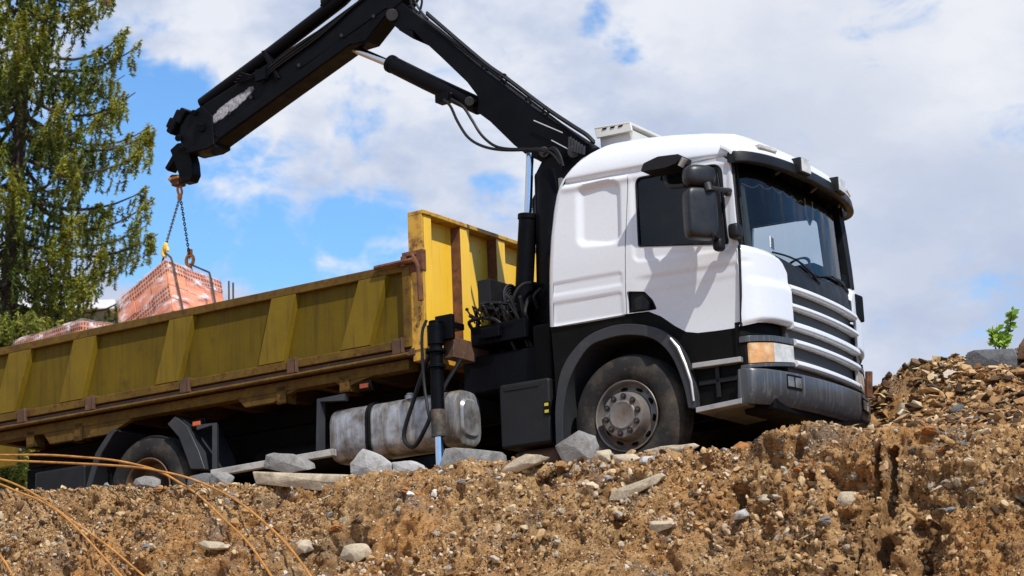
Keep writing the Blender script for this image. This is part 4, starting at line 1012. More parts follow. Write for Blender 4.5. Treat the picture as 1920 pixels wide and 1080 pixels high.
for u, v in ((-400, 966), (-150, 946), (0, 934), (60, 923), (200, 919), (400, 918), (480, 914), (640, 914), (700, 906), (800, 896), (830, 888), (900, 878), (960, 872), (1040, 876), (1100, 874), (1200, 859), (1300, 851), (1400, 841), (1450, 823), (1480, 811), (1580, 804), (1640, 813), (1700, 814), (1920, 806), (2200, 801)):
    p = S(u, v, YR); RID.append((p.x, p.z))
RIDX = np.array([p[0] for p in RID]); RIDZ = np.array([p[1] for p in RID])
MTX = np.array([-1, .2, .42, .6, .75, .87, 1.0, 1.2, 1.48, 1.75, 2.0, 2.4, 3.2, 4.5, 6, 9, 14, 30]); MTZ = np.array([0, 0, .15, .58, .88, 1.05, 1.13, 1.23, 1.245, 1.21, 1.16, 1.12, 1.1, 1.1, .95, .5, 0, 0])
def nsm(a, b, x): t = np.clip((x - a) / (b - a), 0, 1); return t * t * (3 - 2 * t)
def base_surface(x, t):
    """x along the truck, t across: t<0 runs down the cut face, t>0 back under the truck. returns y, z"""
    zr = np.interp(x, RIDX, RIDZ)
    wob = .10 * fbm(np.stack([x, x * 0, x * 0], 1), 1.3, 3, 5)
    yr = YR + wob
    d = np.maximum(-t, 0)
    kx = nsm(.8, 2.0, x); fy_ = .66 - .22 * kx; fz_ = .75 + .15 * kx
    face_y = yr - (fy_ * d + .10 * (1 - np.exp(-d / .12)))
    face_z = zr - (fz_ * d - .05 * (1 - np.exp(-d / .08)))
    # the face runs out into the pit floor
    fl = -4.05; k = nsm(fl + .6, fl - .2, face_z)
    over = np.maximum(fl - face_z, 0)
    face_y = face_y - over * .9; face_z = np.maximum(face_z, fl)
    tb = np.maximum(t, 0); yb = yr + tb
    g = nsm(1.55, 2.1, x) * .16 * np.clip(yb + 1.5, 0, 2)          # bench beyond the bumper climbs gently
    zb = zr + (0 - zr) * nsm(.25, .85, tb) * nsm(2.0, 1.5, x) + g
    y0 = np.interp(x, [.3, 1.3, 1.55, 2.2, 3.0, 6], [1.45, 1.4, .95, -.75, -1.0, -1.0])
    m = np.interp(x, MTX, MTZ)
    r = np.clip((yb - y0) / np.maximum(2.0 - y0, .3), 0, 1)
    rise = (r * .75 + .25 * r * r * (3 - 2 * r)) * (1 - nsm(3.5, 6.5, yb) * .8)
    zb = np.where(m > 0, np.maximum(zb, zb * (1 - rise) + m * rise), zb)
    far = nsm(6, 40, yb); zb = zb * (1 - far)
    y = np.where(t < 0, face_y, yb); z = np.where(t < 0, face_z, zb)
    return y, z
CARVE = []   # (x0,x1,z0,z1,depth) on the face
def carve_px(u0, u1, v0, v1, d, y=-2.3):
    a = S(u0, v0, y); b = S(u1, v1, y); CARVE.append((a.x, b.x, b.z, a.z, d))
carve_px(1022, 1088, 893, 925, .22, -2.05); carve_px(1631, 1662, 846, 1120, .42, -2.3); carve_px(1660, 1705, 850, 1120, .22, -2.3); carve_px(1184, 1203, 985, 1100, .22, -2.6)
carve_px(1170, 1200, 975, 1000, .12, -2.5); carve_px(560, 700, 1030, 1060, .05, -2.6); carve_px(1690, 1760, 985, 1090, .14, -2.7); carve_px(1520, 1545, 895, 930, .12, -2.2); carve_px(215, 245, 940, 965, .08, -2.2); carve_px(1380, 1400, 915, 945, .1, -2.3)
def surface(x, t, fine=True):
    e = 2e-3
    y, z = base_surface(x, t); y2, z2 = base_surface(x, t + e)
    ty, tz = (y2 - y) / e, (z2 - z) / e; l = np.sqrt(ty * ty + tz * tz) + 1e-9
    ny, nz = -tz / l, ty / l
    p = np.stack([x, y, z], 1)
    near = (t > -2.6) & (t < 6) & (x > -10) & (x < 7)
    amp = np.where(near, 1.0, .3)
    face = nsm(.05, -.12, t); under = nsm(.5, .9, t) * nsm(1.9, 1.4, x) * nsm(1.5, .8, y)
    moundw = nsm(1.4, 2.2, x) * nsm(.1, .5, t)
    d = .11 * fbm(p, 1.7, 3, 11) * (face + .5 * moundw + .15)
    d = d - .13 * np.maximum(fbm(p, 4.2, 3, 131) - .22, 0) / .3 * face
    d = d + .075 * fbm(p, 5.0, 5, 23, .62, True) * (face * 1.0 + .5 * moundw + .12) * (1 - .6 * under)
    # blocky clods: stepped noise
    bl = fbm(p, 3.2, 2, 31); d = d + .06 * np.round(bl * 3) / 3 * face + .035 * np.maximum(fbm(p, 10, 2, 39), -.1) * face
    if fine:
        d = d + .020 * fbm(p, 24, 3, 47, .7) * (1 - .5 * under) + .018 * np.abs(fbm(p, 46, 2, 59))
    d = d * amp
    x2 = x + .03 * fbm(p, 4.0, 3, 71) * face * amp; y2 = y + ny * d; z2 = z + nz * d
    jx = .035 * fbm(p, 7.0, 3, 83); jz = .05 * fbm(p, 7.0, 3, 97)
    for (a, b, c, e_, dep) in CARVE:
        s = .02
        w = nsm(a - s, a + s, x + jx) * nsm(b + s, b - s, x + jx) * nsm(c - s, c + s, z + jz) * nsm(e_ + s, e_ - s, z + jz) * face
        y2 = y2 + dep * w
    return np.stack([x2, y2, z2], 1)
xs = np.concatenate([-np.geomspace(500, 10.2, 26), np.arange(-10, -7.4, .06), np.arange(-7.4, 4.6, .0145), np.arange(4.6, 7, .06), np.geomspace(7.2, 500, 26)])
ts = np.concatenate([-np.geomspace(400, 4.4, 22), np.arange(-4.2, -1.5, .06), np.arange(-1.5, .5, .0145), np.arange(.5, 5, .035), np.geomspace(5.1, 500, 34)])
GX, GT = np.meshgrid(xs, ts, indexing='ij')
V = surface(GX.ravel(), GT.ravel())
nx, nt_ = len(xs), len(ts)
ii = (np.arange(nx - 1)[:, None] * nt_ + np.arange(nt_ - 1)[None, :]).ravel()
FQ = np.stack([ii, ii + nt_, ii + nt_ + 1, ii + 1], 1)
def np_mesh(name, V, Fc, mats, smooth_=True, attr=None):
    me = bpy.data.meshes.new(name); k = Fc.shape[1]
    me.vertices.add(len(V)); me.vertices.foreach_set('co', np.ascontiguousarray(V, dtype=np.float32).ravel())
    me.loops.add(Fc.size); me.loops.foreach_set('vertex_index', np.ascontiguousarray(Fc, dtype=np.int32).ravel())
    me.polygons.add(len(Fc)); me.polygons.foreach_set('loop_start', np.arange(0, Fc.size, k, dtype=np.int32))
    me.polygons.foreach_set('use_smooth', np.full(len(Fc), smooth_, dtype=bool))
    for m in (mats if isinstance(mats, (list, tuple)) else [mats]): me.materials.append(MAT[m] if isinstance(m, str) else m)
    if attr is not None:
        for an, arr in attr.items():
            a = me.attributes.new(an, 'FLOAT', 'POINT'); a.data.foreach_set('value', np.ascontiguousarray(arr, dtype=np.float32))
    me.update(calc_edges=True); me.validate()
    o = bpy.data.objects.new(name, me); COL.objects.link(o); return o
def dirt_mat():
    m, nt, b = node_mat('dug_earth'); co = N(nt, 'ShaderNodeTexCoord').outputs['Object']
    n1 = noise_node(nt, co, .9, 5); n2 = noise_node(nt, co, 5, 8, .7); n3 = noise_node(nt, co, 40, 6, .7); n4 = noise_node(nt, co, 1.7, 4)
    c = ramp(nt, n2, [(.3, (.115, .057, .021)), (.45, (.3, .165, .066)), (.58, (.47, .285, .125)), (.74, (.6, .42, .22))])
    o = ramp(nt, n1, [(.46, (0, 0, 0)), (.62, (1, 1, 1))]); c = mixc(nt, o, c, mixc(nt, .55, c, (.46, .2, .05)))
    g = ramp(nt, n4, [(.55, (0, 0, 0)), (.66, (1, 1, 1))]); c = mixc(nt, g, c, mixc(nt, .65, c, (.16, .14, .12)))
    c = mixc(nt, ramp(nt, n3, [(.35, (.75, .75, .75)), (.5, (0, 0, 0))]), c, (.07, .045, .025))
    L(nt, c, b.inputs['Base Color']); b.inputs['Roughness'].default_value = .95; b.inputs['Specular IOR Level'].default_value = .2
    bp = N(nt, 'ShaderNodeBump'); bp.inputs['Strength'].default_value = 1; bp.inputs['Distance'].default_value = .02
    L(nt, noise_node(nt, co, 75, 6, .75), bp.inputs['Height']); L(nt, bp.outputs[0], b.inputs['Normal'])
    return m
MAT['dirt'] = dirt_mat()
ground = np_mesh('ground', V, FQ, 'dirt'); ground.matrix_world = M
tag(ground, kind='structure')

def stone_mat():
    m, nt, b = node_mat('bank_stone'); co = N(nt, 'ShaderNodeTexCoord').outputs['Object']
    a = N(nt, 'ShaderNodeAttribute', attribute_name='tint', attribute_type='GEOMETRY').outputs['Fac']
    c = ramp(nt, a, [(0, (.06, .034, .016)), (.16, (.14, .07, .027)), (.34, (.33, .175, .066)), (.54, (.49, .29, .12)), (.68, (.6, .42, .22)), (.82, (.68, .54, .36)), (.9, (.36, .33, .3)), (.95, (.22, .22, .23)), (1, (.75, .7, .62))])
    n = noise_node(nt, co, 30, 6, .7); c = mixc(nt, .7, c, ramp(nt, n, [(.3, (.45, .42, .4)), (.7, (1.0, 1.0, 1.0))]), 'MULTIPLY')
    L(nt, c, b.inputs['Base Color']); b.inputs['Roughness'].default_value = .85; b.inputs['Specular IOR Level'].default_value = .3
    bp = N(nt, 'ShaderNodeBump'); bp.inputs['Strength'].default_value = .5; bp.inputs['Distance'].default_value = .008
    L(nt, noise_node(nt, co, 70, 5, .7), bp.inputs['Height']); L(nt, bp.outputs[0], b.inputs['Normal'])
    return m
MAT['stone'] = stone_mat()
def rock_template(seed, npts, flat=.7):
    r = np.random.default_rng(seed); bm = bmesh.new()
    p = r.normal(size=(npts, 3)); p /= np.linalg.norm(p, axis=1)[:, None]; p *= r.uniform(.75, 1.1, (npts, 1)); p[:, 2] *= flat; p[:, 1] *= r.uniform(.6, 1)
    for q in p: bm.verts.new(q)
    res = bmesh.ops.convex_hull(bm, input=bm.verts); bmesh.ops.delete(bm, geom=[v for v in bm.verts if not v.link_faces], context='VERTS')
    bmesh.ops.triangulate(bm, faces=bm.faces); bm.verts.index_update(); bm.normal_update()
    V_ = np.array([v.co[:] for v in bm.verts]); F_ = np.array([[v.index for v in f.verts] for f in bm.faces]); bm.free(); return V_, F_
def scatter(n, xr, tr, smin, smax, power, tmpls, sink=.25, seed=0, flat_bias=0., accept=None, lie=False, shift=0.):
    r = np.random.default_rng(seed)
    x = r.uniform(*xr, n); t = r.uniform(*tr, n)
    if accept is not None: k = accept(x, t, r); x, t = x[k], t[k]; n = len(x)
    P0 = surface(x, t, False)
    s = smin * (1 - r.random(n) * (1 - (smin / smax) ** power)) ** (-1 / power)
    VV, FF, TT = [], [], []; off = 0
    q = r.normal(size=(n, 4)); q /= np.linalg.norm(q, axis=1)[:, None]
    if lie:
        q[:, 1:3] *= .16; q /= np.linalg.norm(q, axis=1)[:, None]
    w, a, b, c = q.T
    Rm = np.stack([np.stack([1 - 2 * (b * b + c * c), 2 * (a * b - w * c), 2 * (a * c + w * b)], 1), np.stack([2 * (a * b + w * c), 1 - 2 * (a * a + c * c), 2 * (b * c - w * a)], 1), np.stack([2 * (a * c - w * b), 2 * (b * c + w * a), 1 - 2 * (a * a + b * b)], 1)], 1)
    tint = np.clip(r.beta(1.25, 1.25, n), 0, 1)
    nz = fbm(P0, .8, 2, 77); tint = np.clip(tint + .18 * nz - .14 * nsm(1.6, 2.8, x) + shift, 0, 1)
    kind = r.integers(0, len(tmpls), n)
    for k, (tv, tf) in enumerate(tmpls):
        sel = np.where(kind == k)[0]
        if not len(sel): continue
        v = np.einsum('nij,vj->nvi', Rm[sel], tv) * s[sel][:, None, None]
        v = v + P0[sel][:, None, :] + np.stack([np.zeros(len(sel)), -.3 * s[sel] * (1 - 2 * sink), s[sel] * (.5 - sink)], 1)[:, None, :]
        m_ = len(tv); f = tf[None] + (np.arange(len(sel)) * m_)[:, None, None] + off
        VV.append(v.reshape(-1, 3)); FF.append(f.reshape(-1, 3)); TT.append(np.repeat(tint[sel], m_)); off += len(sel) * m_
    return np.concatenate(VV), np.concatenate(FF), np.concatenate(TT)
TM = [rock_template(i, 22, .7) for i in range(6)] + [rock_template(20 + i, 18, .42) for i in range(4)]
TF = [rock_template(80 + i, 16, .26) for i in range(6)]
TS = [rock_template(40 + i, 7, .8) for i in range(5)]
clump = lambda x, t, sd, sc: fbm(np.stack([x, t * 1.3, x * 0], 1), sc, 3, sd)
onm = lambda x, t, r: (t + YR > np.interp(x, [.5, 1.3, 1.6, 2.2], [1.6, 1.4, .9, -2]))
parts = [scatter(125000, (-7.4, 4.5), (-1.5, .25), .006, .017, 1.6, TS, .15, 1, accept=lambda x, t, r: clump(x, t, 61, 1.6) + r.normal(0, .35, len(x)) > -.25),
         scatter(17000, (-7.4, 4.5), (-1.5, .3), .015, .06, 2.4, TM, .22, 2, accept=lambda x, t, r: (clump(x, t, 67, 1.1) + r.normal(0, .25, len(x)) > .05) | (np.abs(t) < .06)),
         scatter(26000, (.9, 4.8), (.25, 4.4), .01, .03, 1.7, TS, .2, 3, accept=onm, shift=-.08),
         scatter(2600, (.5, 4.8), (.25, 4.2), .025, .075, 2.2, TM, .3, 4, accept=onm, shift=-.12),
         scatter(2600, (.5, 4.8), (.25, 4.2), .035, .105, 2.2, TF, .2, 6, accept=onm, lie=True, shift=-.06),
         scatter(3000, (-7.4, 2.2), (.0, .6), .012, .045, 2.2, TM, .3, 5)]
off = 0; VV = []; FF = []; TT = []
for v, f, t in parts: VV.append(v); FF.append(f + off); TT.append(t); off += len(v)
gravel = np_mesh('gravel', np.concatenate(VV), np.concatenate(FF), 'stone', False, {'tint': np.concatenate(TT)})
gravel.matrix_world = M; tag(gravel, 'loose gravel and stone chips covering the brown earth bank', 'gravel', kind='stuff')

# ---------------------------------------------------------------- single rocks
def rock_mat(name, col, var=.25, sc=9):
    return mat(name, col, .85, var=var, vscale=sc, dirt=((col[0] * .45, col[1] * .42, col[2] * .38), 14, .5, .8), bump=.7, bscale=45, spec=.3)
MAT['slab_pale'] = rock_mat('pale_grey_stone', (.43, .425, .41), .12)
MAT['slab_grey'] = rock_mat('grey_stone', (.25, .24, .225))
MAT['slab_dark'] = rock_mat('dark_grey_stone', (.14, .14, .145))
MAT['slab_beige'] = rock_mat('beige_stone', (.46, .38, .27))
MAT['slab_brown'] = rock_mat('brown_stone', (.2, .12, .07))
MAT['slab_rust'] = rock_mat('rust_orange_stone', (.4, .17, .05))
def hit_y(u, v):
    t = np.concatenate([np.arange(-1.9, 5.0, .012)]); y = YR + t
    for _ in range(4):
        x = np.array([S(u, v, yy).x for yy in y]) if _ == 0 or _ == 3 else x
        y, z = base_surface(x, t)
    pz = np.array([S(u, v, yy).z for yy in y]); k = np.where(pz <= z)[0]
    return float(y[k[0]]) if len(k) else None
def hull_rock(name, px, y, depth, m, label, group=None, seed=0, cat='rock', back=.75, rough=.012):
    """angular rock whose front face follows an outline on the plane y; the back face is smaller and shifted up"""
    vm = max(q[1] for q in px); um = sum(q[0] for q in px) / len(px); hy = hit_y(um, vm - .25 * (vm - min(q[1] for q in px)) if seed > 24 else vm - 2)
    if hy is not None and seed != 3: y = hy - (.06 if seed > 24 else .03)
    r = random.Random(seed + len(px)); fr = [S(u, v, y) for u, v in px]; c = sum(fr, Vector()) / len(fr)
    pts = [p + Vector((r.uniform(-1, 1), r.uniform(-1, .4), r.uniform(-1, 1))) * rough for p in fr]
    pts += [c + (p - c) * back + Vector((r.uniform(-.03, .03), depth * r.uniform(.75, 1.1), .02)) for p in fr]
    pts += [c + Vector((r.uniform(-.02, .02), -rough * 3, r.uniform(-.02, .02)))]
    bm = bmesh.new()
    for p in pts: bm.verts.new(p - c)
    bmesh.ops.convex_hull(bm, input=bm.verts); bmesh.ops.delete(bm, geom=[v for v in bm.verts if not v.link_faces], context='VERTS')
    bmesh.ops.dissolve_limit(bm, angle_limit=.12, verts=bm.verts, edges=bm.edges)
    bmesh.ops.bevel(bm, geom=list(bm.edges), offset=.007, segments=2, affect='EDGES', profile=.6, clamp_overlap=True)
    bmesh.ops.triangulate(bm, faces=bm.faces)
    bmesh.ops.subdivide_edges(bm, edges=[e for e in bm.edges if e.calc_length() > .05], cuts=2, use_grid_fill=True)
    for v in bm.verts: v.co += Vector(mnoise.noise_vector(v.co * 14 + c)) * .006 + Vector(mnoise.noise_vector(v.co * 45 + c)) * .003
    me = bpy.data.meshes.new(name); bm.to_mesh(me); bm.free(); me.polygons.foreach_set('use_smooth', [True] * len(me.polygons)); me.set_sharp_from_angle(angle=.5)
    me.materials.append(MAT[m]); o = bpy.data.objects.new(name, me); COL.objects.link(o); o.matrix_world = M @ Matrix.Translation(c)
    return tag(o, label, cat, group)
hull_rock('stone_slab', [(656, 868), (680, 841), (712, 853), (735, 869), (733, 888), (720, 900), (672, 900), (657, 888)], -2.02, .12, 'slab_pale', 'pale grey pointed slab leaning up below the fuel tank', seed=1)
hull_rock('stone_slab', [(734, 864), (770, 863), (783, 872), (796, 888), (770, 902), (745, 900)], -2.0, .14, 'slab_pale', 'small pale grey slab between the pointed slab and the stabiliser foot', seed=2)
hull_rock('stone_block', [(818, 890), (835, 842), (852, 839), (905, 846), (940, 850), (948, 878), (900, 888)], -1.72, .2, 'slab_grey', 'long dark grey stone block just behind the stabiliser foot', seed=3)
hull_rock('stone_slab', [(938, 884), (962, 864), (985, 851), (1008, 854), (1003, 872), (965, 888)], -1.9, .2, 'slab_beige', 'buff slab tilted beside the long grey block', seed=4)
hull_rock('boulder', [(1041, 838), (1052, 828), (1088, 808), (1098, 809), (1110, 832), (1113, 866), (1090, 875), (1056, 872)], -1.95, .2, 'slab_grey', 'grey boulder standing against the front tyre', seed=5)
hull_rock('stone_slab', [(474, 884), (560, 888), (640, 889), (655, 892), (654, 908), (600, 922), (520, 915), (480, 908)], -2.0, .3, 'slab_beige', 'wide flat beige slab lying on the bank edge', seed=6)
hull_rock('boulder', [(494, 878), (498, 852), (512, 848), (550, 853), (570, 868), (578, 882), (540, 888)], -1.9, .2, 'slab_grey', 'grey angular stone sitting on top of the wide beige slab', seed=7)
hull_rock('stone_slab', [(1205, 846), (1240, 836), (1300, 832), (1312, 836), (1300, 844), (1225, 856)], -2.03, .16, 'slab_beige', 'thin flat slab lying right under the front tyre tread', seed=8, rough=.004)
hull_rock('boulder', [(1372, 848), (1374, 836), (1386, 829), (1398, 833), (1404, 846), (1395, 853)], -2.05, .1, 'slab_rust', 'rust orange round stone on the ridge in front of the wheel', seed=9)
hull_rock('boulder', [(1114, 862), (1118, 846), (1132, 842), (1145, 850), (1145, 868), (1126, 872)], -2.06, .1, 'slab_beige', 'round beige stone close beside the grey boulder', seed=10)
hull_rock('boulder', [(1147, 868), (1150, 853), (1175, 850), (1190, 860), (1185, 874), (1160, 878)], -2.08, .12, 'slab_beige', 'broad beige stone under the front hub', seed=11)
hull_rock('stone_slab', [(1195, 872), (1205, 856), (1222, 858), (1229, 870), (1212, 876)], -2.09, .08, 'slab_pale', 'little pale blue grey stone below the front tyre', seed=12)
hull_rock('stone_slab', [(350, 912), (356, 893), (378, 886), (398, 892), (402, 912)], -1.95, .15, 'slab_dark', 'dark grey lump at the front of the rear tyre', seed=13)
hull_rock('stone_slab', [(392, 912), (396, 890), (412, 884), (425, 895), (428, 914)], -1.98, .12, 'slab_grey', 'small grey upright stone beside the plank end', seed=14)
hull_rock('boulder', [(246, 916), (252, 899), (270, 892), (285, 900), (292, 916)], -1.98, .14, 'slab_grey', 'crumbly grey stone in front of the rear wheel hub', seed=15)
hull_rock('stone_slab', [(1806, 700), (1815, 660), (1824, 655), (1900, 653), (1909, 668), (1905, 692), (1860, 702)], 1.15, .5, 'slab_dark', 'big dark grey slab under the green sapling on the mound', seed=16)
hull_rock('boulder', [(1905, 672), (1908, 645), (1920, 635), (1940, 638), (1945, 672)], 1.0, .35, 'slab_brown', 'dark brown boulder at the end of the mound crest', seed=17)
hull_rock('stone_slab', [(1790, 794), (1800, 785), (1835, 778), (1852, 782), (1843, 791), (1805, 799)], -1.75, .3, 'slab_pale', 'long pale slab on the bench below the mound', seed=18, rough=.004)
hull_rock('stone_slab', [(1852, 795), (1862, 782), (1888, 783), (1893, 793), (1870, 800)], -1.7, .25, 'slab_pale', 'short pale slab next to the long pale slab on the bench', seed=19, rough=.004)
hull_rock('stone_slab', [(1866, 778), (1872, 767), (1890, 766), (1896, 774), (1882, 782)], -1.3, .2, 'slab_pale', 'light grey flat stone at the foot of the mound', seed=20, rough=.004)
hull_rock('boulder', [(1680, 776), (1688, 758), (1702, 756), (1712, 766), (1706, 778)], -.6, .25, 'slab_beige', 'tan boulder in the lower mound near the bumper', seed=21)
hull_rock('stone_slab', [(1750, 722), (1754, 707), (1770, 708), (1781, 718), (1768, 726)], .3, .25, 'slab_dark', 'dark angular slab halfway up the mound', seed=22)
hull_rock('stone_slab', [(1777, 775), (1790, 762), (1800, 756), (1798, 770), (1786, 780)], -.6, .25, 'slab_dark', 'dark upright slate low on the mound', seed=23)
hull_rock('boulder', [(1706, 685), (1709, 670), (1722, 671), (1727, 683), (1716, 688)], 1.6, .3, 'slab_brown', 'brown block on the left shoulder of the mound', seed=24)
hull_rock('boulder', [(640, 1045), (645, 1022), (665, 1016), (683, 1028), (684, 1045), (668, 1054)], -2.72, .16, 'slab_beige', 'rounded beige boulder set low in the bank face', seed=25)
hull_rock('boulder', [(556, 1036), (560, 1016), (568, 1010), (576, 1022), (572, 1038)], -2.7, .12, 'slab_beige', 'narrow tan stone by the end of the upper rods', seed=26)
hull_rock('boulder', [(370, 1022), (382, 1015), (418, 1022), (432, 1030), (415, 1034), (388, 1030)], -2.66, .15, 'slab_beige', 'long tan stone between the two pairs of rods', seed=27)
hull_rock('boulder', [(1568, 942), (1572, 922), (1590, 921), (1602, 936), (1596, 950), (1578, 952)], -2.42, .14, 'slab_beige', 'big round tan stone on the face beside the deep crack', seed=28)
hull_rock('stone_slab', [(1140, 940), (1145, 922), (1200, 903), (1238, 887), (1245, 892), (1230, 908), (1165, 938)], -2.32, .16, 'slab_beige', 'long slanting buff slab in the bank under the wheel', seed=29, rough=.005)
hull_rock('boulder', [(1205, 998), (1210, 980), (1240, 975), (1264, 982), (1255, 992), (1225, 1004)], -2.56, .14, 'slab_beige', 'pale cracked stone above the narrow cleft', seed=30)
hull_rock('boulder', [(1420, 942), (1424, 930), (1442, 928), (1448, 938), (1436, 946)], -2.42, .1, 'slab_beige', 'small buff stone midway up the face', seed=31)
hull_rock('boulder', [(1380, 973), (1382, 958), (1395, 954), (1402, 968), (1393, 976)], -2.5, .08, 'slab_pale', 'small bluish grey stone in the middle of the face', seed=32)
hull_rock('boulder', [(765, 960), (800, 962), (812, 968), (795, 974), (774, 968)], -2.5, .1, 'slab_rust', 'ochre flat stone low in the bank under the stabiliser', seed=33)
# plank lying under the truck
mb = MB(); a, b = S(398, 888, -1.75), S(628, 848, -1.55); d = (b - a); mb.tube([a, b], .045, 4); pk = mb.build('timber_plank', mat('weathered_timber', (.34, .31, .28), .8, var=.3, vscale=5, dirt=((.1, .09, .08), 12, .5, .75)), None, .006)
pk.matrix_world = M; tag(pk, 'weathered grey plank lying beside the truck between the wheels', 'plank')
# thin stake in the cleft
mb = MB(); mb.tube([S(1184, 995, -2.62), S(1186, 1030, -2.72), S(1184, 1100, -2.9)], .006, 6); so = mb.build('stake', 'slab_pale'); so.matrix_world = M; tag(so, 'thin pale stake standing in the narrow cleft of the bank', 'stake')
mb = MB(); mb.tube([S(1629, 745, .6), S(1629, 697, .6)], .035, 8); so = mb.build('rusty_post', 'rust'); so.matrix_world = M; tag(so, 'short rusty orange post standing just past the bumper', 'post')
# medium stones, alike, in the bank face
TMm = []
for i in range(8):
    v_, f_ = rock_template(60 + i, 16, .65); bm = bmesh.new(); vv = [bm.verts.new(p) for p in v_]
    for f in f_: bm.faces.new([vv[k] for k in f])
    bmesh.ops.bevel(bm, geom=list(bm.edges), offset=.12, segments=2, affect='EDGES'); me = bpy.data.meshes.new('bank_stone'); bm.to_mesh(me); bm.free()
    me.polygons.foreach_set('use_smooth', [True] * len(me.polygons)); me.set_sharp_from_angle(angle=.6); TMm.append(me)
bank_mats = ['slab_beige', 'slab_beige', 'slab_brown', 'slab_grey', 'slab_beige', 'slab_rust', 'slab_grey', 'slab_brown']
for me, m in zip(TMm, bank_mats): me.materials.append(MAT[m])
r = random.Random(12)
for k in range(110):
    x = r.uniform(-6.8, 4.3); t = r.uniform(-1.15, -.02); p = surface(np.array([x]), np.array([t]), False)[0]; s = r.choice((.035, .045, .05, .06, .075))
    o = bpy.data.objects.new('bank_stone', r.choice(TMm)); COL.objects.link(o)
    o.matrix_world = M @ Matrix.Translation(Vector(p)) @ Matrix.Rotation(r.uniform(0, 6), 4, 'Z') @ Matrix.Rotation(r.uniform(-.5, .5), 4, 'X') @ Matrix.Scale(s, 4)
    tag(o, 'fist sized stone stuck in the brown earth face of the bank', 'stone', 'fist sized stones in the bank face')

# ---------------------------------------------------------------- rusty rods
RODS = [([(-60, 850), (0, 853), (83, 853), (150, 857), (213, 863), (267, 874), (303, 886), (340, 907), (375, 931), (417, 970), (467, 1020), (512, 1085), (540, 1130)], 'rusty orange rod arching highest from the edge past the rear tyre'),
        ([(-60, 860), (0, 863), (100, 867), (200, 872), (262, 877), (303, 884), (352, 896), (405, 917), (450, 943), (493, 977), (540, 1023), (586, 1085), (615, 1130)], 'rusty orange rod reaching farthest along the bank'),
        ([(-60, 875), (0, 897), (33, 910), (67, 928), (100, 950), (133, 975), (200, 1022), (275, 1085), (320, 1125)], 'orange rod upper of the pair curving down the bank below the tyre'),
        ([(-60, 890), (0, 908), (33, 922), (67, 935), (105, 956), (140, 986), (183, 1032), (232, 1085), (260, 1120)], 'brownish rod lower of the pair bending steeply down the bank'),
        ([(-20, 1005), (0, 1040), (12, 1058), (27, 1085), (45, 1120)], 'short end of rod poking in at the lowest corner of the bank')]
for k, (px, lab) in enumerate(RODS):
    pts_ = []
    for u, v in px:
        hy = hit_y(u, min(v, 1075)) if v > 905 and u > -10 else None
        y = -2.2 - .05 * (k % 2) if hy is None else min(-2.2 - .05 * (k % 2), hy - .13 - .05 * (k % 2) - .12 * max(0, (v - 1075) / 40))
        pts_.append(S(u, v, y))
    mb = MB(); mb.tube(spline(pts_, 8), .0105, 8); o = mb.build('steel_rod', 'rebar'); o.matrix_world = M; tag(o, lab, 'rod')
# two starter rods and a yellow machine arm beyond
for k, (u, lab) in enumerate(((430, 'thin grey rod rising beyond the bed, nearer the tree'), (438, 'thin grey rod rising beyond the bed, nearer the cab'))):
    mb = MB(); mb.tube([S(u, 640, 4), S(u - 1, 527 + 3 * k, 4)], .012, 6); o = mb.build('thin_rod', 'chain'); o.matrix_world = M; tag(o, lab, 'rod')

# ================================================================== LOAD AND SLING
def brick_mat():
    m, nt, b = node_mat('hollow_brick'); co = N(nt, 'ShaderNodeTexCoord').outputs['Object']
    c = ramp(nt, noise_node(nt, co, 4, 5), [(.3, (.62, .15, .055)), (.7, (.78, .28, .12))]); L(nt, c, b.inputs['Base Color']); b.inputs['Roughness'].default_value = .85
    return m
MAT['brick'] = brick_mat(); MAT['brick_hole'] = mat('brick_hole', (.07, .02, .012), .9)
def film_mat():
    m, nt, b = node_mat('stretch_film'); co = N(nt, 'ShaderNodeTexCoord').outputs['Object']
    n = noise_node(nt, co, 5, 6, .65, (1, 1, 2.2)); f = ramp(nt, n, [(.4, (.06,) * 3), (.56, (.2,) * 3), (.66, (.85,) * 3)])
    b.inputs['Base Color'].default_value = (.82, .76, .76, 1); b.inputs['Roughness'].default_value = .22
    L(nt, f, b.inputs['Alpha'])
    bp = N(nt, 'ShaderNodeBump'); bp.inputs['Strength'].default_value = .8; bp.inputs['Distance'].default_value = .02; L(nt, noise_node(nt, co, 12, 5, .6, (1, 1, 3)), bp.inputs['Height']); L(nt, bp.outputs[0], b.inputs['Normal'])
    return m
MAT['film'] = film_mat()
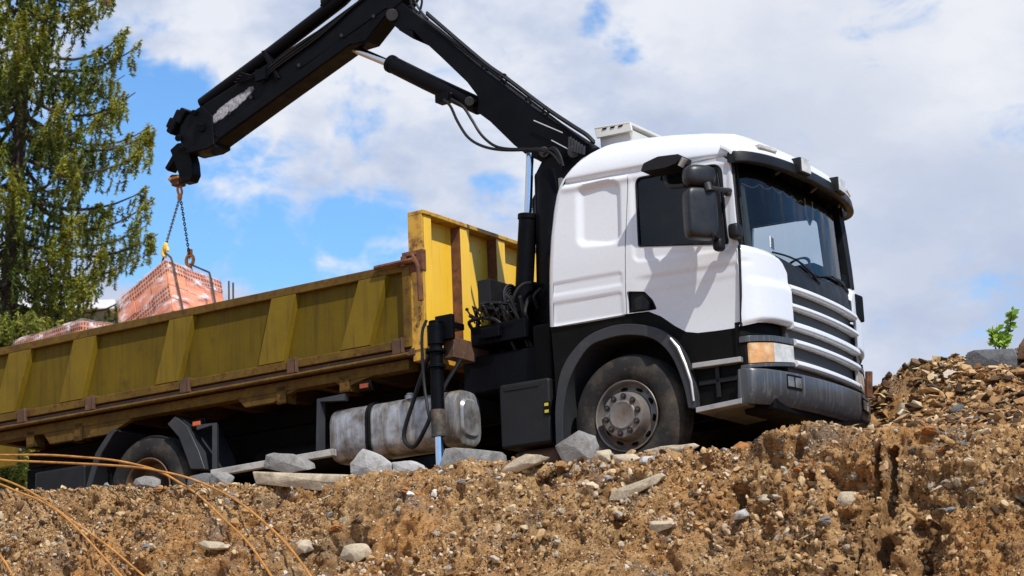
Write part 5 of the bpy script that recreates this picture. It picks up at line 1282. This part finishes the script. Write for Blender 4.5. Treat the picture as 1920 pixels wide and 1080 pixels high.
def brick_load(name, mtx, size, label, nb):
    e = empty(name, mtx=mtx); tag(e, label, 'bricks')
    hx, hy, hz = (s / 2 for s in size); kx, ky, kz = nb; r = random.Random(5)
    mb = MB(); bx, by, bz = size[0] / kx, size[1] / ky, size[2] / kz
    for i in range(kx):
        for j in range(ky):
            for k in range(kz):
                if 0 < i < kx - 1 and 0 < j < ky - 1 and k < kz - 1: continue
                c = Vector((-hx + bx * (i + .5), -hy + by * (j + .5), -hz + bz * (k + .5))) + Vector((r.uniform(-1, 1), r.uniform(-1, 1), 0)) * .008
                mb.cur = 0; mb.box(c, (bx - .008, by - .008, bz - .006))
                if k % 2 == 0:   # laid on side: rows of holes show on the outer faces
                    mb.cur = 1
                    for a in range(3):
                        for b_ in range(7):
                            dz = (a - 1) / 3 * bz; 
                            if j in (0, ky - 1):
                                s_ = -1 if j == 0 else 1; mb.box(c + Vector(((b_ - 3) / 7 * bx, s_ * (by / 2 - .004), dz)), (bx * .085, .003, bz * .2))
                            if i in (0, kx - 1) and (k // 2) % 2 == 0:
                                s_ = -1 if i == 0 else 1; mb.box(c + Vector((s_ * (bx / 2 - .004), (b_ - 3) / 7 * by, dz)), (.003, by * .085, bz * .2))
    mb.build('bricks', ['brick', 'brick_hole'], e)
    # film: a loose skin round the stack
    bm = bmesh.new(); bmesh.ops.create_cube(bm, size=1); bmesh.ops.scale(bm, vec=(size[0] + .05, size[1] + .05, size[2] + .05), verts=bm.verts)
    bmesh.ops.bevel(bm, geom=list(bm.edges), offset=.04, segments=2, affect='EDGES'); bmesh.ops.subdivide_edges(bm, edges=[x for x in bm.edges if x.calc_length() > .2], cuts=14, use_grid_fill=True)
    for v in bm.verts: v.co += v.co.normalized() * (.022 * mnoise.noise(v.co * 6) + .012 * mnoise.noise(v.co * 17))
    me = bpy.data.meshes.new('plastic_film'); bm.to_mesh(me); bm.free(); me.polygons.foreach_set('use_smooth', [True] * len(me.polygons)); me.materials.append(MAT['film'])
    o = bpy.data.objects.new('plastic_film', me); COL.objects.link(o); o.parent = e
    return e
def load_frame(corner, ex, ey, ez, size):
    """matrix from the top near corner and the edge directions (truck frame)"""
    ez = ez.normalized(); ex = (ex - ez * ex.dot(ez)).normalized(); ey = ez.cross(ex)
    c = corner + ex * (-size[0] / 2) + ey * (size[1] / 2) - ez * (size[2] / 2)
    return M @ Matrix(((ex.x, ey.x, ez.x, c.x), (ex.y, ey.y, ez.y, c.y), (ex.z, ey.z, ez.z, c.z), (0, 0, 0, 1)))
LS = (.8, .74, .8)
cn = SC(309, 486, -.45)
load = brick_load('brick_load', load_frame(cn, Vector((.93, -.08, .34)), Vector((0, 1, 0)), Vector((-.36, .2, .91)), LS), LS, 'tilted pallet of orange hollow bricks in clear film hanging from the crane', (3, 3, 5))
LS2 = (1.35, 1.1, .85)
load2 = brick_load('brick_load', load_frame(S(150, 600, -.5), Vector((.98, -.2, .06)), Vector((0, 1, 0)), Vector((.0, 0, 1)), LS2), LS2, 'pallet of orange hollow bricks in film lying in the yellow bed', (5, 4, 5))
# sling
sl = empty('lifting_sling', mtx=M); tag(sl, 'two legged chain sling with yellow and orange hooks holding the brick pallet', 'chain sling')
def chain(a, b, name, link=.038):
    d = b - a; n = max(2, int(d.length / (link * .72))); mb = MB(); z = d.normalized(); x = z.orthogonal().normalized(); y = z.cross(x)
    for i in range(n):
        c = a + d * ((i + .5) / n); e = x if i % 2 else y
        mb.tube([c + z * math.sin(t) * link * .55 + e * math.cos(t) * link * .3 for t in np.linspace(0, 2 * PI, 9)], link * .13, 5, caps=False)
    return mb.build(name, 'chain', sl)
top = SC(337, 352, 0); k1 = SC(310, 463, -.35); k2 = SC(356, 485, .3)
mb = MB(); mb.tube(spline([SC(335, 346, 0), SC(333, 356, 0), SC(337, 368, 0), SC(341, 360, 0), SC(337, 346, 0)], 5), .014, 7); mb.sphere(SC(337, 370, 0), .032, 10, 8, (1, .7, 1.2)); mb.build('master_hook', 'hook_paint', sl)
chain(SC(336, 374, 0), k1, 'chain'); chain(SC(339, 374, 0), k2, 'chain')
mb = MB(); mb.sphere(k1, .036, 10, 8, (1, .6, 1.4)); mb.tube([k1 + Vector((math.cos(t) * .035, 0, math.sin(t) * .05 - .05)) for t in np.linspace(0, 5, 12)], .018, 7); mb.build('chain_hook', 'yellow_hook', sl)
mb = MB(); mb.tube([k2 + Vector((math.cos(t) * .05, 0, math.sin(t) * .06 - .02)) for t in np.linspace(0, 2 * PI, 15)], .02, 7, caps=False); mb.tube([k2 + Vector((0, 0, .1)), k2 + Vector((0, 0, .02))], .03, 8); mb.build('chain_hook', 'hook_paint', sl)
LM = M.inverted() @ load_frame(cn, Vector((.93, -.08, .34)), Vector((0, 1, 0)), Vector((-.36, .2, .91)), LS)
def lp_(x, y, z): return LM @ Vector((x * (LS[0] / 2 + .028), y * (LS[1] / 2 + .028), z * (LS[2] / 2 + .028)))
kk1 = k1 + Vector((0, 0, -.06)); kk2 = k2 + Vector((0, 0, -.06))
for pts_ in ([kk1, lp_(-1, .1, 1), lp_(-1.02, .1, .2), lp_(-1.02, .1, -1)], [kk1, lp_(1.0, -.78, 1), lp_(1.02, -.76, .8), lp_(1.02, -.7, -.2), lp_(1.02, -.66, -1)], [kk2, lp_(.2, .9, 1.02)], [kk2, lp_(1, .5, 1), lp_(1.02, .5, .8), lp_(1.02, .5, -1)]):
    mb = MB(); mb.tube(pts_, .011, 6); mb.build('sling_rope', 'chain' if len(pts_) < 5 else 'rust_brown', sl)

# ================================================================== TREES AND FAR THINGS (world frame)
def WP(u, v, depth): return M @ Vector(CT + ray(u, v) * depth)
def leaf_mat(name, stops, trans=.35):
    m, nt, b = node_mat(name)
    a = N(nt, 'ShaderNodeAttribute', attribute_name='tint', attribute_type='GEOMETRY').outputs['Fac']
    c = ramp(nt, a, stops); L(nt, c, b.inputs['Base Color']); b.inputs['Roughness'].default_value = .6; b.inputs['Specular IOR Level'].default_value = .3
    tl = N(nt, 'ShaderNodeBsdfTranslucent'); L(nt, c, tl.inputs['Color'])
    mx = N(nt, 'ShaderNodeMixShader'); mx.inputs[0].default_value = trans
    L(nt, b.outputs[0], mx.inputs[1]); L(nt, tl.outputs[0], mx.inputs[2]); L(nt, mx.outputs[0], nt.nodes['Material Output'].inputs['Surface'])
    return m
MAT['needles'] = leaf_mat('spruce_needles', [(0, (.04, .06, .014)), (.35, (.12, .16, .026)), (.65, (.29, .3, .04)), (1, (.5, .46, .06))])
MAT['leaves'] = leaf_mat('shrub_leaves', [(0, (.05, .07, .016)), (.5, (.17, .195, .028)), (1, (.38, .36, .06))])
MAT['sap_leaves'] = leaf_mat('sapling_leaves', [(0, (.12, .22, .03)), (.5, (.28, .45, .05)), (1, (.5, .6, .09))])
MAT['bark'] = mat('spruce_bark', (.05, .035, .028), .9, var=.4, vscale=8, bump=.6, bscale=30)
MAT['cone'] = mat('brown_cone', (.16, .06, .035), .8, var=.3)
def twig_template(seed, n, spread, ln):
    r = np.random.default_rng(seed); V_ = []
    for i in range(n):
        s = r.random() ** .8; c = np.array([.05 * math.sin(s * 3 + seed), .05 * math.cos(s * 2 + seed), -s])
        d = r.normal(size=3); d[2] = -abs(d[2]) * .8 - .25; d /= np.linalg.norm(d)
        sd = np.cross(d, r.normal(size=3)); sd /= np.linalg.norm(sd); w = spread * .22
        V_ += [c + sd * w, c - sd * w, c + d * spread * r.uniform(.6, 1.2)]
    return np.array(V_)
def foliage_mesh(name, origins, dirs_scale, rotz, tints, tmpls, parent, m):
    """instances merged in one crown mesh: origin, (length, width) and spin per twig"""
    r = np.random.default_rng(3); VV, TT = [], []
    k = r.integers(0, len(tmpls), len(origins)); O = np.array(origins); Sx = np.array(dirs_scale); A = np.array(rotz); T_ = np.array(tints)
    for j, tv in enumerate(tmpls):
        s = np.where(k == j)[0]
        if not len(s): continue
        ca, sa = np.cos(A[s]), np.sin(A[s])
        x = tv[None, :, 0] * Sx[s, 1:2]; y = tv[None, :, 1] * Sx[s, 1:2]; z = tv[None, :, 2] * Sx[s, 0:1]
        X = x * ca[:, None] - y * sa[:, None]; Y = x * sa[:, None] + y * ca[:, None]
        v = np.stack([X + Sx[s, 2:3] * z, Y + Sx[s, 3:4] * z, z], 2) + O[s][:, None, :]
        VV.append(v.reshape(-1, 3))
        tt = T_[s][:, None] + r.uniform(-.16, .16, (len(s), len(tv) // 3)).repeat(3, axis=1); TT.append(np.clip(tt, 0, 1).ravel())
    V_ = np.concatenate(VV); F_ = np.arange(len(V_)).reshape(-1, 3)
    o = np_mesh(name, V_, F_, m, False, {'tint': np.concatenate(TT)}); o.parent = parent; return o
DT_ = 34.0
base_pt = WP(18, 600, DT_); top_pt = WP(46, 0, DT_)
tdir = (top_pt - base_pt).normalized()
ground_z = base_pt.z - 4.6
tb_ = base_pt - tdir * 4.6; tree = empty('spruce_tree', loc=tb_); tag(tree, 'tall spruce with drooping branches and brown cones beside the bed of the truck', 'tree')
H_ = 14.0
mb = MB(); mb.tube([tdir * h + Vector((.03 * math.sin(h), .03 * math.cos(h * 1.3), 0)) for h in np.linspace(0, H_, 24)], [.20 * (1 - h / H_ * .85) for h in np.linspace(0, H_, 24)], 12); mb.build('trunk', 'bark', tree)
rt = random.Random(21); bm_ = MB(); org, scl, spin, tint = [], [], [], []; cone_at = []
def branch_len(h):
    # measured silhouette: half widths by height above the trunk point at v=600
    return interp(h, [(0, 2.3), (4.6, 2.35), (5.6, 2.45), (6.5, 2.65), (7.2, 2.35), (8, 2.2), (8.8, 2.3), (9.6, 1.75), (10.5, 1.5), (12, 1.0), (14, .2)])
h = 1.2
while h < 13.4:
    nb = rt.choice((4, 5, 5, 6)); a0 = rt.uniform(0, 6.28)
    for k in range(nb):
        az = a0 + 2 * PI * k / nb + rt.uniform(-.3, .3); ln = min(2.36, branch_len(h) * rt.uniform(.78, 1.12)); hh = h + rt.uniform(-.15, .15)
        d = Vector((math.cos(az), math.sin(az), 0)); drop = rt.uniform(.12, .3); p0 = tdir * hh; pts_ = []
        for i in range(9):
            s = i / 8; pts_.append(p0 + d * ln * s + Vector((0, 0, -drop * ln * math.sin(s * PI * .75) + .22 * ln * s * s)))
        bm_.tube(pts_, [.035 * (1 - .8 * i / 8) * (.6 + ln / 4) for i in range(9)], 6)
        nt2 = int(37 * ln / 2.2)
        for j in range(nt2):
            s = (rt.random() ** .6) * .93 + .07; q = s * 8; i = min(7, int(q)); p = pts_[i].lerp(pts_[i + 1], q - i)
            side = d.cross(Vector((0, 0, 1))) * rt.uniform(-1, 1) * (.34 * (1.15 - s) + .06) * ln * .7
            pp = p + side + Vector((0, 0, -.25 * side.length + rt.uniform(-.02, .04)))
            L_ = rt.uniform(.2, .62) * (1.15 - .5 * s)
            org.append(pp[:]); scl.append((L_, rt.uniform(.3, .5), -d.x * -.15 + rt.uniform(-.25, .25), rt.uniform(-.25, .25))); spin.append(rt.uniform(0, 6.28))
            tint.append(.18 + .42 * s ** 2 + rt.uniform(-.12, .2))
            if j % 3 == 0 and s > .3: # sprays lying along the branch
                org.append((p + Vector((0, 0, .08)))[:]); scl.append((.16, .5, d.x * .2, d.y * .2)); spin.append(rt.uniform(0, 6.28)); tint.append(.45 + .4 * s)
        if hh > 6.3 and rt.random() < .85:
            for c_ in range(rt.choice((2, 3, 4))):
                s = rt.uniform(.72, 1.0); q = s * 8; i = min(7, int(q)); p = pts_[i].lerp(pts_[i + 1], q - i) + Vector((rt.uniform(-.08, .08), rt.uniform(-.08, .08), -.07))
                cone_at.append(p)
    h += rt.uniform(.3, .46)
TW = [twig_template(i, 40, .2, 1) for i in range(6)]
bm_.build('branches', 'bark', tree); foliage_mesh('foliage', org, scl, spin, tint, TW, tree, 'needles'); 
mb = MB(); mb.tube([(0, 0, .06), (0, 0, .03), (0, 0, -.03), (0, 0, -.07)], [.008, .03, .028, .008], 7); c0 = mb.build('cone', 'cone', tree)
rt.shuffle(cone_at)
for i, p in enumerate(cone_at[:90]):
    o = c0 if i == 0 else c0.copy()
    if i: COL.objects.link(o); o.parent = tree
    o.location = p
def shrub(name, c, rx, rz, n, label, seed, m='leaves', droop=.25, tmpl=None, tl=.5):
    e = empty(name, loc=c); tag(e, label, 'shrub', None); r = random.Random(seed); O, Sc, Sp, Ti = [], [], [], []
    st = MB()
    for k in range(9):
        a = r.uniform(0, 6.28); q = Vector((math.cos(a) * rx * r.uniform(.3, .8), math.sin(a) * rx * r.uniform(.3, .8), rz * r.uniform(.9, 1.7))); st.tube(spline([Vector((0, 0, -.2)), q * .5 + Vector((0, 0, .2 * rz)), q], 5), [.05] * 4 + [.03] * 4 + [.012] * 3, 6)
    for k in range(n):
        a = r.uniform(0, 6.28); z = r.uniform(-1, 1); rr = math.sqrt(1 - z * z) * r.uniform(.35, 1.0) ** .5
        w = 1 + .25 * math.sin(3 * a + seed) + .15 * math.sin(7 * a + 5 * z)
        p = Vector((math.cos(a) * rr * rx * w, math.sin(a) * rr * rx * w, rz + z * rz * w)); O.append(p[:]); Sc.append((r.uniform(.2, .5) * tl * 1.6, r.uniform(.5, .9) * tl, r.uniform(-.4, .4), r.uniform(-.4, .4))); Sp.append(r.uniform(0, 6.28)); Ti.append(.35 + .3 * z + r.uniform(-.2, .25))
    st.build('stems', 'bark', e); foliage_mesh('foliage', O, Sc, Sp, Ti, tmpl or TW, e, m); return e
c = WP(36, 640, 30); shrub('shrub', c - Vector((0, 0, .2)), .46, .31, 300, 'rounded light green conifer shrub showing just above the bed rail under the spruce', 4, 'leaves')
c = WP(10, 945, 31); shrub('shrub', c, .5, .36, 420, 'yellow green shrub glimpsed under the rear of the truck bed', 9, 'leaves')
c = WP(-70, 930, 33); shrub('shrub', c, .6, .7, 420, 'darker shrub behind the end of the truck bed', 10, 'needles')
# low flat roofed house behind the spruce
MAT['render'] = mat('weathered_render', (.21, .19, .15), .9, var=.2, vscale=1.5, streak=((.12, .11, .09), .5, .75)); MAT['fascia'] = mat('white_fascia', (.75, .76, .78), .6, var=.05)
MAT['roof_red'] = mat('red_roofing', (.3, .1, .06), .85); MAT['pane'] = mat('dark_pane', (.02, .025, .03), .1)
hc = WP(70, 578, 58); hs = empty('low_house', loc=hc); tag(hs, 'low house with a white roof edge half hidden behind the spruce', 'house')
mb = MB(); mb.bb(-3.6, 2.0, 0, 6, -5.5, -.05); mb.build('wall', 'render', hs, .02)
mb = MB(); mb.bb(-3.8, 2.2, -.25, 6.2, -.049, .2); mb.build('roof_edge', 'fascia', hs, .01)
mb = MB(); mb.add([(-3.8, -.2, .21), (2.2, -.2, .21), (2.2, 6.2, .21), (-3.8, 6.2, .21), (-3.0, 2, .5), (1.3, 2, .5), (1.3, 4, .5), (-3, 4, .5)], [(0, 1, 5, 4), (1, 2, 6, 5), (2, 3, 7, 6), (3, 0, 4, 7), (4, 5, 6, 7)]); mb.build('roof', 'roof_red', hs)
for x in (-2.6, -.9, .8):
    mb = MB(); mb.bb(x - .5, x + .5, -.03, .05, -2.6, -1.2); wd = mb.build('window', 'fascia', hs, .01); mb = MB(); mb.bb(x - .42, x + .42, -.045, -.03, -2.52, -1.28); mb.build('pane', 'pane', wd)
# yellow arm of a machine parked beyond the bed
MAT['machine'] = mat('machine_yellow', (.6, .36, .03), .5, var=.15, dirt=((.2, .12, .04), 4, .55, .8))
a, b = WP(-60, 822, 29), WP(30, 862, 29); ma = empty('machine_arm', loc=a); tag(ma, 'yellow arm of a machine parked beyond the rear of the bed', 'machine arm')
d = b - a; mb = MB(); mb.tube([Vector((0, 0, 0)), d * .4, d], [.16, .2, .07], 4); mb.build('arm', 'machine', ma, .02); mb = MB(); mb.tube([Vector((0, -.2, .16)), d * .6 + Vector((0, -.2, .16))], .05, 8); mb.build('ram', 'chrome', ma)
# sapling on the mound
sp = S(1880, 655, 1.35); spw = M @ sp; e = empty('sapling', loc=spw); tag(e, 'small bright green sapling growing on the crest of the mound', 'plant')
st = MB(); V_ = []; T_ = []; r = random.Random(8); Rw = M.to_3x3()
stems = [((1868, 656), (1862, 640), (1858, 622)), ((1874, 656), (1872, 640), (1870, 618)), ((1884, 656), (1889, 632), (1894, 606), (1898, 584)), ((1880, 656), (1883, 645), (1884, 632))]
for pts_ in stems:
    q = spline([(M @ S(u, v, 1.35 + r.uniform(-.06, .06))) - spw for u, v in pts_], 6); st.tube(q, [.008 * (1 - .6 * i / (len(q) - 1)) for i in range(len(q))], 6)
    for i in range(3, len(q)):
        for k in range(4):
            d = Vector((r.uniform(-1, 1), r.uniform(-1, 1), r.uniform(-.25, .8))).normalized(); n_ = d.cross(Vector((r.uniform(-1, 1), r.uniform(-1, 1), r.uniform(-1, 1)))).normalized(); l = r.uniform(.045, .08); w = l * .34; p = q[i]
            V_ += [p, p + d * l * .5 + n_ * w, p + d * l, p + d * l * .5 - n_ * w]; T_ += [min(1, max(0, .45 + r.uniform(-.35, .45)))] * 4
st.build('stem', 'bark', e)
fo = np_mesh('leaves', np.array([v[:] for v in V_]), np.arange(len(V_)).reshape(-1, 4), 'sap_leaves', False, {'tint': np.array(T_)}); fo.parent = e

# ================================================================== LIGHT, SKY, CAMERA
SUN = (M.to_3x3() @ Vector((1, -.55, 1.35))).normalized()
sl_ = bpy.data.lights.new('sun', 'SUN'); sl_.energy = 4.9; sl_.angle = math.radians(.53); sl_.color = (1.0, .955, .88)
so = bpy.data.objects.new('sun', sl_); COL.objects.link(so); so.rotation_euler = SUN.to_track_quat('Z', 'Y').to_euler(); so.location = (10, -5, 30)
w = bpy.data.worlds.new('World'); scene.world = w; w.use_nodes = True; nt = w.node_tree; bg = nt.nodes['Background']
sky = N(nt, 'ShaderNodeTexSky', sky_type='NISHITA'); sky.sun_disc = False; sky.sun_elevation = math.asin(SUN.z); sky.sun_rotation = math.atan2(SUN.x, SUN.y)
sky.air_density = 1.0; sky.dust_density = .4; sky.ozone_density = 2.0
STR = .1; bg.inputs['Strength'].default_value = STR
co = N(nt, 'ShaderNodeTexCoord').outputs['Generated']
def vmath(op, a, b=None):
    n = N(nt, 'ShaderNodeVectorMath', operation=op)
    L(nt, a, n.inputs[0])
    if b is not None:
        if isinstance(b, (tuple, Vector)): n.inputs[1].default_value = b
        else: L(nt, b, n.inputs[1])
    return n.outputs['Value'] if op == 'DOT_PRODUCT' else n.outputs[0]
def fmath(op, a, b, c=None):
    n = N(nt, 'ShaderNodeMath', operation=op)
    for i, s in enumerate((a, b, c)):
        if s is None: continue
        if isinstance(s, (int, float)): n.inputs[i].default_value = s
        else: L(nt, s, n.inputs[i])
    return n.outputs[0]
# warp the direction a little so that nothing reads as a disc
wn = N(nt, 'ShaderNodeTexNoise'); wn.inputs['Scale'].default_value = 14; wn.inputs['Detail'].default_value = 5; L(nt, co, wn.inputs['Vector'])
dirw = vmath('ADD', co, vmath('MULTIPLY', vmath('SUBTRACT', wn.outputs['Color'], (.5, .5, .5)), (.07, .07, .05)))
def blob(u, v, rpx):
    d = (M.to_3x3() @ Vector(ray(u, v))).normalized(); a = rpx / F
    n = N(nt, 'ShaderNodeMapRange', interpolation_type='SMOOTHSTEP'); n.inputs[1].default_value = math.cos(a); n.inputs[2].default_value = math.cos(a * .1); n.inputs[3].default_value = 0; n.inputs[4].default_value = 1
    nrm = vmath('NORMALIZE', dirw); L(nt, vmath('DOT_PRODUCT', nrm, d), n.inputs[0]); return n.outputs[0]
blue = None
for (u, v, rr, wgt) in ((270, 220, 170, .9), (330, 430, 150, .6), (230, 330, 140, .75), (480, 460, 130, .68), (610, 440, 140, .6), (720, 450, 130, .55), (960, 390, 80, .45), (650, 200, 90, .32), (550, 300, 90, .35), (1190, 62, 70, .42), (1120, 25, 60, .38), (420, 290, 90, .4), (560, 560, 160, .5), (60, 300, 200, .6), (1730, 640, 200, .18), (520, 330, 70, .35), (200, 60, 90, .3), (60, 20, 120, .5)):
    f = fmath('MULTIPLY', blob(u, v, rr), wgt); blue = f if blue is None else fmath('MAXIMUM', blue, f)
mp = N(nt, 'ShaderNodeMapping'); mp.inputs['Scale'].default_value = (1, 1, 1.7); L(nt, co, mp.inputs['Vector'])
n1 = N(nt, 'ShaderNodeTexNoise'); n1.inputs['Scale'].default_value = 19; n1.inputs['Detail'].default_value = 10; n1.inputs['Roughness'].default_value = .66; n1.inputs['Distortion'].default_value = .35; L(nt, mp.outputs[0], n1.inputs['Vector'])
n2 = N(nt, 'ShaderNodeTexNoise'); n2.inputs['Scale'].default_value = 11; n2.inputs['Detail'].default_value = 8; n2.inputs['Roughness'].default_value = .58; L(nt, mp.outputs[0], n2.inputs['Vector'])
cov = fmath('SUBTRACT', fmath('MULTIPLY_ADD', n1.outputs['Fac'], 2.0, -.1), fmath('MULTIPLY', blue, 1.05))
# unseen sky ahead of the cab cleared of cloud to darken headboard shade
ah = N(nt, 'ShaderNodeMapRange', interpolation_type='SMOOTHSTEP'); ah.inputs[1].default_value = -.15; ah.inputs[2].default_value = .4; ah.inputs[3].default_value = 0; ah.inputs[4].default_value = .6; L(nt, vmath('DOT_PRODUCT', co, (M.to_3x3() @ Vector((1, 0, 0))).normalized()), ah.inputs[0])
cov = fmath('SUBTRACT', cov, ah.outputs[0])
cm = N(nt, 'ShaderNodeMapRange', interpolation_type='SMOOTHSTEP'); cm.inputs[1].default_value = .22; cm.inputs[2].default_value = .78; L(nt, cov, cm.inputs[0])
k = 1 / STR
bright = blob(1720, 20, 620); grey = blob(1820, 540, 330); grey2 = blob(1500, 170, 300)
cc = ramp(nt, n2.outputs['Fac'], [(.36, (.43, .52, .71)), (.49, (.59, .66, .82)), (.62, (.82, .85, .93))])
cc = mixc(nt, fmath('MULTIPLY', bright, .62), cc, (.86, .88, .93)); cc = mixc(nt, fmath('MULTIPLY', grey, .6), cc, (.44, .52, .71)); cc = mixc(nt, fmath('MULTIPLY', grey2, .2), cc, (.50, .57, .73))
sc_ = vmath('MULTIPLY', cc, (k, k, k))
skc = vmath('MULTIPLY', sky.outputs[0], (1.0, 1.45, 1.82))
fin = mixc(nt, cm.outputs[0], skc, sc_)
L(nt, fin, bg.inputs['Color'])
cam = bpy.data.cameras.new('camera'); cam.sensor_width = 36; cam.lens = F / 1920 * 36; cam.clip_end = 5000; cam.clip_start = .1
cam.dof.use_dof = True; cam.dof.focus_distance = 18.4; cam.dof.aperture_fstop = 3.2
cob = bpy.data.objects.new('camera', cam); COL.objects.link(cob); cob.location = CAMLOC; cob.rotation_euler = (PI / 2 + PITCH, 0, 0); scene.camera = cob
vs_ = scene.view_settings; vs_.view_transform = 'Standard'; vs_.look = 'None'; vs_.exposure = 0; vs_.gamma = 1
